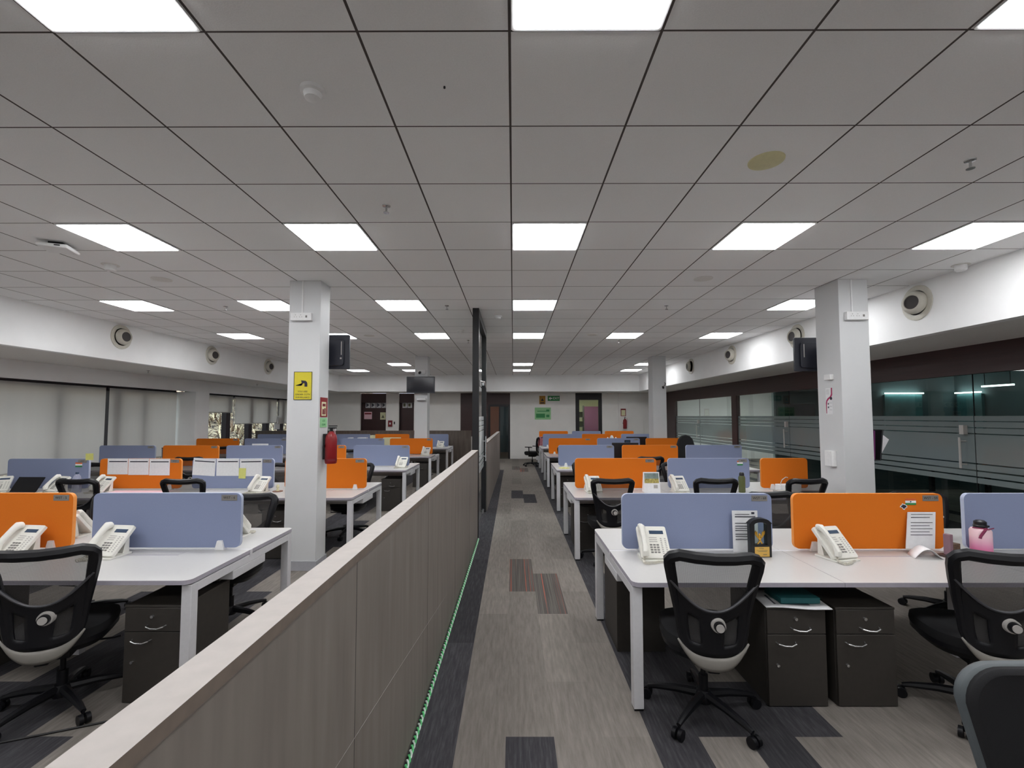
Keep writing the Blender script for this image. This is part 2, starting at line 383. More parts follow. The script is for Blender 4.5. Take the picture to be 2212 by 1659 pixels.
# pillars
def pillar(x0,x1,y0,y1,base=True):
    p=struct('pillar',MB().box(x0,x1,y0,y1,0,ZT),M['pill'],bev=.004)
    if base: obj('baseboard',MB().box(x0-.012,x1+.012,y0-.012,y1+.012,0,.1),M['base'],p)
pillar(-2.49,-2.14,5.1,5.36); pillar(3.6,3.925,5.08,5.48); pillar(-2.47,-2.15,11.62,11.95); pillar(3.5,3.84,11.62,12.0)
# right glass wall
w=MB(); w.box(XR,XR+.1,YN,YE,2.2,ZB); 
for y0,y1 in ((YN,YN+.3),(12.28,12.56),(16.95,YE)): w.box(XR,XR+.1,y0,y1,0,2.2)
struct('wall_right',w,M['dkwall'])
panes=[(YN+.3,-1.0),(-1.0,1.4),(1.4,3.7),(3.7,6.0),(6.0,8.4),(8.4,10.0),(10.0,12.28),(12.56,14.8),(14.8,16.95)]
gi=1
for y0,y1 in panes:
    g=struct('window_%d'%(gi+2),MB().box(XR+.04,XR+.052,y0+.006,y1-.006,.01,2.2),M['glass']); gi+=1
    f=MB()
    ed=[.80,.87,.888,.95,.968,1.04,1.056,1.425,1.437,1.505,1.515,1.585,1.595,1.66]
    for i in range(0,len(ed),2): f.box(XR+.036,XR+.039,y0+.006,y1-.006,ed[i],ed[i+1])
    obj('frosted_band',f,M['frost'],g)
    f=MB().box(XR+.038,XR+.054,y0-.002,y0+.002,.01,2.2); obj('joint_strip',f,M['black'],g)
for i,(y,t) in enumerate(((6.12,'vertical steel pull handle on the nearest glass door at right'),(10.07,'steel pull handle on glass behind the right pillar'),(14.85,'steel pull handle on the far lit glass door'))):
    h=thing('door_handle',t,'handle',(XR,y,0),0)
    obj('bar',MB().cyl((-.05,0,.98),(-.05,0,1.38),.014,n=10),M['greyP'],h)
    obj('lock',MB().box(-.02,.034,-.03,.03,1.42,1.54),M['greyP'],h)
    obj('standoff',MB().cyl((-.05,0,1.03),(.034,0,1.03),.009,n=8).cyl((-.05,0,1.33),(.034,0,1.33),.009,n=8),M['greyP'],h)
# rooms behind the glass
w=MB(); w.box(10.2,10.3,YN,YE,0,3.4); w.box(XR+.1,10.2,10.7,10.78,0,2.7); w.box(XR+.1,10.2,YE-.02,YE+.08,0,2.7); w.box(XR+.1,10.2,YN-.1,YN,0,2.7)
struct('wall_meeting_rooms',w,M['wall'])
struct('ceiling_meeting_rooms',MB().box(XR+.1,10.2,YN,YE,2.65,2.7),M['ceilP'])
w=MB(); w.box(XR+.101,10.19,10.62,10.695,0,2.64); w.box(10.1,10.195,YN,10.62,0,2.64)
struct('wall_dark_panelling',w,mat('charcoal_panelling',srgb(84,100,104),.6,noise=.1,ns=2))
t=tag(obj('wall_television',MB().box(6.2,6.85,10.55,10.61,1.5,1.94),M['screenOff'],bev=.006),'dark television on the wall of the unlit meeting room','television')
r=thing('meeting_table','long table inside the dark meeting room behind glass','table',(8,7,0))
obj('tabletop',MB().box(-.6,.6,-1.6,1.6,.71,.74),M['pedm'],r); 
for sx in(-.5,.5):
    for sy in(-1.4,1.4): obj('leg',MB().box(sx-.03,sx+.03,sy-.03,sy+.03,0,.71),M['black'],r)
for y in (12.4,15.6):
    r=thing('ceiling_light','square lamp in the lit meeting room, %s'%('near end' if y<14 else 'far end'),'lamp',(7.8,y,2.65),0,'meeting room lamps')
    obj('diffuser',MB().box(-.28,.28,-.28,.28,-.015,-.004),emis('room_lamp',(1,.99,.97,1),48),r); obj('frame',MB().box(-.3,.3,-.3,.3,-.01,0),M['white'],r)
for i,(x0,x1,y0,y1,t) in enumerate(((8.45,9.3,10.56,10.615,'on the end wall'),(10.03,10.09,9.95,10.5,'in the far corner'))):
    g=thing('teal_stand_in','added teal panel under a glowing strip, %s of the dark meeting room'%t,'board',((x0+x1)/2,(y0+y1)/2,1.3)); w,h=(x1-x0)/2,(y1-y0)/2  # added panels with glowing strips, standing in for bright patches behind the glass
    obj('board',MB().box(-w,w,-h,h,0,.84),mat('teal_patch_%d'%i,srgb(84,128,132),.5,noise=.3,ns=3),g); obj('glow_strip',MB().box(-w-(.05 if i else 0),w-(.05 if i else -.0),-h-(0 if i else .05),h-(0 if i else .055),.86,.885),emis('patch_glow_%d'%i,(.85,1,.95,1),9),g)
r=thing('added_glow_strip','slim glowing strip added deep in the dark meeting room','lamp',(9.6,9.2,2.26))  # glowing strip added to stand in for a bright streak behind the glass
obj('tube',MB().box(-.02,.02,-.3,.3,-.015,.015),emis('glow_strip',(.85,1,.95,1),6),r); obj('rod',MB().box(-.005,.005,-.25,-.24,.015,.39).box(-.005,.005,.24,.25,.015,.39),M['black'],r)
p=tag(obj('wall_poster',MB().box(XR+.03,XR+.034,5.0,5.37,1.47,1.9),M['pinkL']),'pale poster with brown figure on glass at right edge','poster')
obj('figure',MB().prism([(5.3,1.47),(5.33,1.58),(5.34,1.68),(5.29,1.74),(5.2,1.76),(5.1,1.72),(5.05,1.6),(5.06,1.47)],XR+.026,XR+.03,YZ),mat('brown_print',srgb(120,50,44),.7),p)
# far wall
w=MB(); w.box(-8.5,-6.02,YE,YE+.12,0,ZB); w.box(-6.02,-5.0,YE,YE+.12,0,1.1); w.box(-5.0,-4.5,YE,YE+.12,0,ZB); w.box(-4.5,-3.9,YE,YE+.12,0,1.1); w.box(-3.9,-2.07,YE,YE+.12,0,ZB)
w.box(-.12,2.45,YE,YE+.12,0,ZB); w.box(3.49,XR+.1,YE,YE+.12,0,ZB); w.box(4.13,XR,YE-.06,YE,0,ZB)
struct('wall_far',w,mat('far_wall_paint',srgb(240,238,235),.7,noise=.03,ns=2))
w=MB(); w.box(-2.07,-.97,YE+.02,YE+.1,0,ZB); w.box(-.97,-.12,YE+.02,YE+.1,2.12,ZB)
struct('wall_far_dark',w,M['dkwall'])
d=struct('door_1',MB().box(-.97,-.9,YE-.0,YE+.08,0,2.12).box(-.19,-.12,YE,YE+.08,0,2.12).box(-.9,-.19,YE,YE+.08,2.04,2.12).box(-.56,-.51,YE,YE+.08,0,2.04),M['black'])
obj('glass_panel',MB().box(-.9,-.19,YE+.03,YE+.04,0,2.04),M['glass'],d)
struct('wall_corridor',MB().box(-2.2,1.2,21.9,22,0,2.6).box(-2.2,-2.1,YE+.12,21.9,0,2.6).box(1.2,1.3,YE+.12,21.9,0,2.6),M['peach'])
struct('wall_corridor_blue',MB().box(-.6,1.18,21.6,21.7,0,2.6),mat('slate_blue_panel',srgb(96,120,132),.6))
struct('ceiling_corridor',MB().box(-2.2,10,YE+.12,22,2.6,2.66),M['ceilP'])
e=thing('ceiling_light','square lamp in the corridor beyond the far doorway','lamp',(-.9,20.2,2.6)); obj('diffuser',MB().box(-.28,.28,-.28,.28,-.02,-.004),emis('corr_lamp',(1,.9,.85,1),6),e); obj('frame',MB().box(-.3,.3,-.3,.3,-.012,0),M['white'],e)
w=MB(); w.box(2.45,3.49,YE+.02,YE+.1,2.3,ZB); w.box(2.45,2.6,YE+.0,YE+.1,0,2.3); w.box(3.36,3.49,YE,YE+.1,0,2.3)
d=struct('door_2',w,M['black']); obj('glass_panel',MB().box(2.6,3.36,YE+.04,YE+.05,0,2.3),M['glass'],d)
struct('wall_side_room',MB().box(1.3,4.6,21.3,21.4,0,2.6).box(4.6,4.7,YE+.12,21.4,0,2.6).box(1.3,1.35,YE+.12,21.3,0,2.6),M['cream'])
e=thing('ceiling_light','square lamp in the cream room beyond the far glass door','lamp',(3.0,19.8,2.6)); obj('diffuser',MB().box(-.28,.28,-.28,.28,-.02,-.004),emis('side_lamp',(1,.98,.9,1),15),e); obj('frame',MB().box(-.3,.3,-.3,.3,-.012,0),M['white'],e)
tag(obj('plum_wall_panel',MB().box(3.25,4.4,21.2,21.29,.9,2.1),mat('mauve_panel',srgb(196,130,168),.6)),'plum coloured panel in the cream room beyond the glass door','panel')
s=thing('storage_shelf','shelf of olive boxes in the cream room','shelf',(2.72,19.4,0))
obj('frame',MB().box(-.22,-.2,-.2,.2,0,2.1).box(.2,.22,-.2,.2,0,2.1).box(-.2,.2,-.2,.2,1.2,1.22).box(-.2,.2,-.2,.2,1.6,1.62).box(-.2,.2,-.2,.2,.8,.82),M['greyP'],s)
for z,tt in ((.822,'lowest'),(1.222,'middle'),(1.622,'topmost')): tag(obj('storage_box',MB().box(2.56,2.88,19.25,19.5,z,z+.22),M['oliv'],bev=.01),'olive storage box, %s on the shelf in the cream room'%tt,'box','olive boxes')
tag(obj('low_counter',MB().box(2.9,4.4,20.2,20.8,0,1.0),mat('slate_counter',srgb(70,80,100),.6),bev=.01),'slate counter standing in the cream room beyond the glass door','counter')
# dark niches of far wall with posters
w=MB(); w.box(-6.02,-5.0,YE+.3,YE+.36,1.1,ZB); w.box(-4.5,-3.9,YE+.3,YE+.36,1.1,ZB); w.box(-6.02,-5.0,YE+.12,YE+.3,2.2,ZB); w.box(-4.5,-3.9,YE+.12,YE+.3,2.2,ZB)
w.box(-6.05,-6.02,YE+.12,YE+.36,1.1,ZB).box(-5.0,-4.97,YE+.12,YE+.36,1.1,ZB).box(-4.53,-4.5,YE+.12,YE+.36,1.1,ZB).box(-3.9,-3.87,YE+.12,YE+.36,1.1,ZB).box(-6.05,-3.87,YE+.12,YE+.36,1.08,1.1)
struct('wall_far_niche',w,M['dkwall'])
def flat(name,x0,x1,y,z0,z1,m,label,cat,group=None,th=.006):
    return tag(obj(name,MB().box(x0,x1,y-th,y,z0,z1),m),label,cat,group)
for i in range(4):
    f=flat('framed_print',-5.9+.215*i,-5.71+.215*i,YE+.3,2.0,2.22,M['paper'],'white framed print, %s in the row at top of the wide far niche'%['leftmost','second','third','rightmost'][i],'picture','prints in the wide niche')
    obj('motif',MB().prism([(-5.87+.215*i,2.02),(-5.76+.215*i,2.11),(-5.87+.215*i,2.2)],YE+.29,YE+.293,XZ),M['ink'],f)
for i in range(2):
    f=flat('framed_print',-4.42+.2*i,-4.24+.2*i,YE+.3,2.0,2.22,M['paper'],'white framed print, %s one in the narrow far niche'%['left','right'][i],'picture','prints in the narrow niche')
    obj('motif',MB().box(-4.39+.2*i,-4.3+.2*i,YE+.29,YE+.293,2.05,2.17),M['oliv'],f)
f=flat('notice_sheet',-5.95,-5.64,YE+.3,1.55,1.84,M['pinkL'],'pale notice sheet with pink heading, left in the wide far niche','notice'); obj('heading',MB().box(-5.93,-5.66,YE+.29,YE+.293,1.74,1.8),M['redD'],f)
f=flat('notice_sheet',-5.31,-5.09,YE+.3,1.53,1.82,M['cream'],'cream notice sheet with small dark triangle in the wide far niche','notice'); obj('triangle',MB().prism([(-5.26,1.6),(-5.14,1.6),(-5.2,1.72)],YE+.29,YE+.293,XZ),M['oliv'],f)
f=flat('fire_call_point',-4.9,-4.74,YE,1.26,1.5,M['redD'],'dark red fire call box on the far wall between niches','alarm box',th=.05); obj('window',MB().box(-4.85,-4.79,YE-.056,YE-.05,1.34,1.42),M['white'],f)
flat('light_switch',-4.68,-4.64,YE,1.35,1.45,M['black'],'small black switch right of the red fire call box','switch',th=.02)
f=flat('hazard_sign',1.03,1.27,YE,2.13,2.46,mat('amber_board',srgb(176,130,50),.6),'amber warning sign high on the far wall','sign'); obj('symbol',MB().prism([(1.09,2.26),(1.21,2.26),(1.15,2.37)],YE-.01,YE-.007,XZ).box(1.07,1.23,YE-.01,YE-.007,2.16,2.2),M['inkD'],f)
f=flat('exit_sign',1.36,1.83,YE,2.26,2.46,M['green'],'green emergency exit sign with white arrow on the far wall','sign',th=.03)
obj('arrow',MB().prism([(1.40,2.36),(1.47,2.43),(1.47,2.38),(1.54,2.38),(1.54,2.34),(1.47,2.34),(1.47,2.29)],YE-.034,YE-.031,XZ),M['white'],f)
lettering('EXIT',.12,M['white'],f,(1.69,YE-.032,2.36))
f=flat('wall_poster',.85,1.48,YE,1.53,2.0,M['greenL'],'pale green poster on the far wall below the exit sign','poster')
obj('heading',MB().box(.95,1.3,YE-.01,YE-.007,1.84,1.87).box(.9,1.25,YE-.01,YE-.007,1.6,1.76).box(1.3,1.42,YE-.01,YE-.007,1.84,1.92).box(1.3,1.42,YE-.01,YE-.007,1.62,1.72),M['green'],f)
f=flat('fire_notice',4.21,4.41,YE-.06,1.66,1.95,M['red'],'red framed fire notice above the far extinguisher','notice'); obj('sheet',MB().box(4.235,4.385,YE-.07,YE-.067,1.68,1.9),M['cream'],f)
def extinguisher(loc,label,rz=0,s=1):
    r=thing('fire_extinguisher',label,'fire extinguisher',loc,rz); r.scale=(s,s,s)
    obj('cylinder',MB().lathe([(0,0),(.062,0),(.07,.012),(.07,.30),(.06,.345),(.03,.375),(.022,.39),(0,.39)],n=24),M['red'],r,smooth=True)
    obj('valve',MB().cyl((0,0,.385),(0,0,.43),.018,n=12).box(-.02,.02,-.06,.03,.425,.44).box(-.012,.012,-.07,.03,.45,.462),M['black'],r)
    obj('gauge',MB().cyl((.018,-.02,.41),(.018,-.045,.41),.018,n=12),M['white'],r)
    pts=[(.02,0,.41),(.07,-.01,.41),(.095,-.01,.36),(.092,0,.25),(.08,0,.12)]
    obj('hose',MB().tube(pts,[.008,.008,.009,.012,.018],8),M['pinkL'],r,smooth=True)
    obj('bracket',MB().box(-.03,.03,.06,.088,.05,.36).box(-.075,.075,.055,.068,.2,.23),M['black'],r)
    obj('base_band',MB().lathe([(.0715,.03),(.0715,.06)],n=24),M['redD'],r)
    return r
extinguisher((4.35,YE-.146,1.17),'dark red extinguisher on the far wall beneath the fire notice')
extinguisher((-2.05,5.24,1.135),'bright red fire extinguisher hung on the near left pillar',PI/2,.92)
# outside the left windows
hl=MB()
def hz(x,y): return max(-.5,(-9.6-x)*.62-1.2)+.35*math.sin(x*1.7+y*.8)*math.sin(y*1.3)+.15*math.sin(x*5+y*3)
hl.grid(60,80,lambda u,v:(-9.6-u*22,-6+v*70,hz(-9.6-u*22,-6+v*70)))
def hillm():
    m=bpy.data.materials.new('dry_hillside'); m.use_nodes=True; nt=m.node_tree; N=nt.nodes.new; L=nt.links.new; b=nt.nodes['Principled BSDF']
    g=N('ShaderNodeNewGeometry'); v=N('ShaderNodeTexVoronoi'); v.inputs['Scale'].default_value=2.2; nz=N('ShaderNodeTexNoise'); nz.inputs['Scale'].default_value=7; nz.inputs['Detail'].default_value=8
    L(g.outputs['Position'],nz.inputs[0]); L(nz.outputs['Color'],v.inputs[0])
    rp=N('ShaderNodeValToRGB'); L(nz.outputs['Fac'],rp.inputs[0]); e=rp.color_ramp.elements; e[0].position=.38; e[0].color=srgb(40,36,40); e[1].position=.62; e[1].color=srgb(186,176,156); x=e.new(.5); x.color=srgb(112,100,90)
    L(rp.outputs[0],b.inputs['Base Color']); b.inputs['Roughness'].default_value=.95; return m
tag(obj('hillside',hl,hillm(),smooth=True),kind='structure')
br=MB(); rnd=random.Random(3)
for i in range(1500):
    x=rnd.uniform(-16,-10.2); y=rnd.uniform(9,36); z=hz(x,y); 
    for k in range(4):
        a=rnd.uniform(0,2*PI); l=rnd.uniform(.2,.7); t=rnd.uniform(.3,1.2)
        p=Vector((x,y,z)); d=Vector((math.cos(a)*math.cos(t),math.sin(a)*math.cos(t),math.sin(t)))*l; wv=Vector((-math.sin(a),math.cos(a),0))*.03
        br.mat(k%2); br.face([p-wv,p+wv,p+d*.6+wv*.8,p+d,p+d*.6-wv*.8])
tag(obj('dry_brushwood',br,[mat('dry_leaf_pale',srgb(200,188,164),.9),mat('dry_leaf_brown',srgb(110,88,74),.9)]),'sunlit dry brushwood on the bank outside the left windows','undergrowth',kind='stuff')
# ceiling lights
GX=lambda i:-.0127+.6*i
GY=lambda j:1.7478+.6*j
lt=thing('ceiling_light','','ceiling light',(0,0,0),0,'square ceiling panel lights')
obj('diffuser',MB().box(-.278,.278,-.278,.278,-.012,-.003),M['light'],lt)
obj('frame',MB().prism(rrect(-.292,.292,-.292,.292,.01,2),-.008,-.001,XY),M['white'],lt)
rown={-5:'behind camera',-1:'nearest',3:'second',7:'third',11:'fourth',19:'fifth',22:'farthest'}
coln={-9:'far left',-6:'left of centre-left',-3:'centre-left',0:'central',3:'centre-right',6:'far right'}
LT=None
for j,cols in ((-5,(-6,-3,0,3,6)),(-1,(-9,-6,-3,0,3,6)),(3,(-9,-6,-3,0,3,6)),(7,(-9,-6,-3,0,6)),(11,(-9,-6,-3,0,3,6)),(19,(-6,0,6)),(22,(-9,-6,0,6))):
    for i in cols:
        lab='square white ceiling light, %s column, %s row'%(coln[i],rown[j]); loc=(GX(i)+.3,GY(j)+.3,ZT)
        if LT is None: LT=tree(lt); lt.location=loc; lt['label']=lab
        else: dup(LT,loc,0,lab)
# small ceiling devices
def dev(name,label,cat,x,y,parts,group=None,z=ZT):
    r=thing(name,label,cat,(x,y,z),0,group)
    for n,mb,m in parts: obj(n,mb,m,r,smooth=True)
    return r
smoke=lambda:[('base',MB().lathe([(0,0),(.055,0),(.055,-.018),(.045,-.022)],n=24),M['white']),('sensor',MB().lathe([(.042,-.022),(.036,-.045),(.02,-.052),(0,-.052)],n=16),M['white'])]
for x,y,t in ((-.926,2.07,'large white smoke detector nearest the camera'),(-.225,6.93,'small white dome detector right of the black door frame top'),(-.92,8.09,'white smoke detector beyond the first sprinklers, left of door frame')):
    dev('smoke_detector',t,'smoke detector',x,y,smoke())
sp=lambda:[('rose',MB().lathe([(0,.002),(.03,.002),(.028,-.006),(.01,-.01)],n=20),M['chrome']),('nozzle',MB().cyl((0,0,-.005),(0,0,-.05),.007,n=8).lathe([(0,-.05),(.022,-.05),(.022,-.053),(0,-.053)],n=12),M['chrome'])]
for x,y,t in ((-.91,3.26,'nearest, left of the central lights'),(2.71,2.68,'at upper right near the picture edge'),(-3.96,6.31,'left of the near left pillar'),(-.907,6.28,'just left of the black door frame'),(2.106,6.3,'right of centre, third light row'),(-.898,9.18,'far one beside the black door frame'),(2.107,9.2,'far one right of centre')):
    dev('sprinkler_head','small steel ceiling sprinkler, '+t,'sprinkler',x,y,sp(),'ceiling sprinklers')
for x,y,z,t in ((-7.3,5.2,ZB,'under the left soffit nearest'),(-7.2,9.1,ZB,'under the left soffit, middle'),(-7.2,13,ZB,'under the left soffit, farthest'),(5.2,4.4,ZB,'under the right soffit right of the pillar'),(5.2,8.2,ZB,'under the right soffit left of the pillar')):
    dev('sprinkler_head','small steel sprinkler '+t,'sprinkler',x,y,sp(),'soffit sprinklers',z=z)
dsc=lambda r,m,d=.004:[('rim',MB().lathe([(0,0),(r,0),(r,-d),(r*.8,-d-.004)],n=32),m),('grille',MB().lathe([(0,-d-.001),(r*.8,-d-.001),(r*.78,-d+.001)],n=32),m)]
dev('ceiling_speaker','yellowed round ceiling disc right of centre','speaker',1.503,2.68,[('rim',MB().lathe([(0,0),(.1,0),(.098,-.008),(.075,-.014)],n=32),M['beigeY']),('cone',MB().lathe([(0,-.010),(.075,-.012)],n=32),mat('speaker_ochre',srgb(206,198,140),.6))])
for x,y,t in ((-3.88,5.04,'left ceiling near the motion sensor'),(2.10,5.05,'right ceiling, third tile row'),(-2.7,8.64,'left, beyond the black television'),(1.48,8.57,'right of the fourth row central light')):
    dev('ceiling_speaker','flush white round speaker, '+t,'speaker',x,y,dsc(.1,M['ceilP']),'flush ceiling speakers')
for x,y,t in ((-4.02,4.55,'left side'),(4.5,4.6,'right side by the bulkhead')):
    dev('motion_sensor','white cylindrical ceiling sensor, '+t,'sensor',x,y,[('body',MB().lathe([(0,.002),(.05,.002),(.05,-.05),(.04,-.06),(0,-.06)],n=20),M['white']),('rim',MB().lathe([(.075,0),(.075,-.004),(.05,-.004)],n=20),M['ceilP'])],'ceiling sensors')
r=thing('wireless_access_point','white wireless box hanging from the ceiling at upper left','router',(-3.98,3.98,ZT),.35)
obj('bracket',MB().box(-.05,.05,-.05,.05,-.03,.002),M['black'],r); obj('body',MB().box(-.11,.11,-.11,.11,-.06,-.03),M['white'],r,bev=.012); obj('port',MB().box(.02,.06,-.113,-.109,-.05,-.04),M['black'],r)
r=thing('ceiling_speck','tiny black hook in a ceiling tile near the camera','hook',(-.314,2.055,ZT)); obj('stub',MB().cyl((0,0,0),(0,0,-.008),.005,n=8),M['black'],r)
# jet diffusers on bulkheads
def jet(x,y,z,side,label,ang):
    r=thing('air_jet_diffuser',label,'air vent',(x,y,z),(0 if side<0 else PI),'round air jets on the %s bulkhead'%('left' if side<0 else 'right'))
    Mx=Matrix.Rotation(PI/2,4,'Y')
    obj('rim',MB().lathe([(.20,-.004),(.198,.012),(.16,.02),(.14,.012),(.14,.0)],n=36,M=Mx),M['beige'],r,smooth=True)
    A=Matrix.Rotation(PI/2,4,'Y'); B=Matrix.Rotation(ang,4,'Z')
    obj('nozzle',MB().lathe([(.13,.045),(.125,.07),(.105,.1),(.08,.11),(.075,.095)],n=30,M=B@A),M['beige'],r,smooth=True)
    obj('opening',MB().lathe([(0,.06),(.078,.1)],n=24,M=B@A),M['void'],r)
for k,y in enumerate((5.25,7.5,9.75,12.0)):
    jet(BR,y,2.95,1,'round beige air jet on the right bulkhead, %s from the camera'%['first','second','third','fourth'][k],(.3,.15,.28,-.1)[k])
for k,y in enumerate((5.2,7.5,9.78,12.05)):
    if k: jet(BL,y,2.96,-1,'round beige air jet on the left bulkhead, %s from the camera'%['','first','second','third'][k],(0,-.15,-.28,-.25)[k])
# ------------------------------------------------------------------ benches
HD=.72
ORD=['first','second','third','fourth','fifth','sixth']
ROWN=['nearest','second','third','fourth','fifth','farthest']
def bench(x0,s,n,yf,label,skip_rear=(),notch=None,tray=True,sf=0):
    """two-sided bench desk; s=+1 grows to the right of x0, -1 to the left"""
    r=thing('bench_desk',label,'desk',(x0,yf,0),0,'white bench desks')
    D=1.27; X=lambda t:s*t
    def bx(mb,a,b,*q): a,b=X(a),X(b); return mb.box(min(a,b),max(a,b),*q)
    for k in range(n):
        for side in (0,1):
            if side and k in skip_rear: continue
            a,b=1.2*k+.001,1.2*(k+1)-.001
            y0,y1=(0,.62) if side==0 else (.65,D)
            if side==0 and notch and notch[0]==k: b=notch[1]
            ra=.03 if (k==0) else .0015; rb=.03 if k==n-1 else .0015
            xs=sorted((X(a),X(b))); 
            out=[(xs[0],y0),(xs[1],y0),(xs[1],y1),(xs[0],y1)]
            # rounded outer corner at the aisle end
            if k==0:
                c=.045; e=X(a); i=-1 if s<0 else 1
                if side==0: cor=[(e+i*c*(1-math.cos(t)),y0+c*(1-math.sin(t))) for t in [PI/2*q/5 for q in range(6)]]
                else: cor=[(e+i*c*(1-math.cos(t)),y1-c*(1-math.sin(t))) for t in [PI/2*q/5 for q in range(6)]]
                f=X(b)
                out=([(e,y1)]+cor+[(f,y0),(f,y1)]) if side==0 else ([(e,y0)]+cor+[(f,y1),(f,y0)])
            mb=MB().prism(out,HD-.025,HD,XY,side=1)
            obj('tabletop',mb,[M['desk'],M['edge']],r)
        mb=MB(); bx(mb,1.2*k+.42,1.2*k+.86,.50,.60,HD,HD+.0012); 
        f=obj('cable_flap',mb,M['desk'],r); mb=MB(); bx(mb,1.2*k+.42,1.2*k+.86,.488,.4995,HD,HD+.0006); obj('flap_gap',mb,M['edge'],f)
    W=1.2*n
    mb=MB(); bx(mb,.001,W-.001,.6202,.6498,HD-.05,HD-.0005); obj('spine',mb,M['legm'],r)
    for t,inn in ((0.004,1),(W-.004,-1)):
        for y0 in (.025,D-.085):
            mb=MB(); bx(mb,t,t+inn*.058,y0,y0+.06,.012,HD-.034); l=obj('leg',mb,M['legm'],r,bev=.003)
            mb=MB(); bx(mb,t+inn*.004,t+inn*.054,y0+.004,y0+.056,0,.012); obj('foot_pad',mb,M['black'],l)
        mb=MB(); bx(mb,t,t+inn*.058,.085,D-.085,HD-.085,HD-.034); obj('side_rail',mb,M['legm'],r,bev=.003)
    mb=MB(); bx(mb,.06,W-.06,.2,.24,HD-.075,HD-.026); bx(mb,.06,W-.06,D-.24,D-.2,HD-.075,HD-.026); obj('cross_beam',mb,M['legm'],r)
    if tray:
        mb=MB(); bx(mb,.09,W-.09,.42,.84,HD-.15,HD-.145); bx(mb,.09,W-.09,.42,.425,HD-.15,HD-.075); bx(mb,.09,W-.09,.835,.84,HD-.15,HD-.075); bx(mb,.09,.095,.42,.84,HD-.15,HD-.075)
        obj('cable_tray',mb,M['greyP'],r)
        mb=MB(); bx(mb,.004,.09,.43,.83,HD-.143,HD-.0855); obj('tray_end',mb,M['legm'],r,bev=.004)
        mb=MB(); bx(mb,W-.09,W-.004,.43,.83,HD-.143,HD-.0855); obj('tray_end',mb,M['legm'],r,bev=.004)
        for k in range(1,n):
            mb=MB(); bx(mb,1.2*k-.025,1.2*k+.025,.61,.66,0,HD-.15); obj('inner_leg',mb,M['legm'],r)
    return r
YF=[2.68,5.42,8.16,10.9,13.64,16.38]
RX=[.675,.71,.76,.79,.82,.86]; LX=[-1.862,-1.87,-1.88,-1.92,-1.91]
# ------------------------------------------------------------------ desk screens
def screen(x,y,w,colour,label,group,plate=None,bl=(-1,1)):
    """x = left edge, y = middle plane"""
    r=thing('desk_screen',label,'desk screen',(x+w/2,y,HD),0,group)
    mm=(M['blue'],M['blueT']) if colour=='b' else (M['or'],M['orT'])
    obj('panel',MB().prism(rrect(-w/2,w/2,.015,.397,.04),-.014,.014,XZ,side=1),mm,r)
    for sx in bl:
        t=sx*(w/2-.14)
        obj('bracket',MB().prism([(t-.034,0),(t+.034,0),(t+.017,.066),(t-.017,.066)],-.03,.03,XZ),M['white'],r,bev=.003)
    if plate:
        p=obj('name_plate',MB().box(w/2-.14,w/2-.03,-.0175,-.014,.345,.385),M['plate'],r,bev=.0005)
        lettering(plate,.024,M['plateT'],p,(w/2-.085,-.0178,.365),th=.0003)
    return r
col=lambda c:'blue-grey' if c=='b' else 'orange'
SC={}
Rcol=['bob','bob','bob','obo','bob','obo']; Rcol[1]='obo'
Lcol=['bo','obobo','bobob','obobo','bobob']
for i in range(6):
    for k in range(3):
        c=Rcol[i][k]; w=1.05; x=RX[i]+.08+1.2*k+.01
        if i==1 and k==2: w=.60
        note=''
        SC['R',i,k]=screen(x,YF[i]+.635,w,c,'%s fabric desk screen, %s from the aisle on the %s right bench%s'%(col(c),ORD[k],ROWN[i],note),'desk screens on the right benches',
              plate={(0,0):'WST - 60',(0,1):'WST - 59',(0,2):None}.get((i,k),'WST' if i<4 and not(i==1 and k==2) else None))
for i in range(5):
    for k,c in enumerate(Lcol[i]):
        x=LX[i]-.075-1.055-1.2*k+(.045 if i==1 else 0)
        SC['L',i,k]=screen(x,YF[i]+.67 if i==0 else YF[i]+.635,1.055,c,'%s fabric desk screen, %s from the low partition on the %s left bench'%(col(c),ORD[k],ROWN[i]),'desk screens on the left benches',
              plate={(0,0):'WST - 6',(0,1):'WST - 5'}.get((i,k),'WST' if i<4 else None))
for i in range(6):
    bench(RX[i],1,3,YF[i],'white two-sided bench desk, %s row on the right of the aisle'%ROWN[i],skip_rear=(2,) if i==3 else (),notch=(2,.45+2.4) if i==1 else None)
for i in range(5):
    bench(LX[i],-1,3 if i==0 else 5,YF[i]+(.035 if i==0 else 0),'white two-sided bench desk, %s row left of the low partition'%(ROWN[i] if i<4 else 'farthest left'),skip_rear=(0,) if i==3 else ())
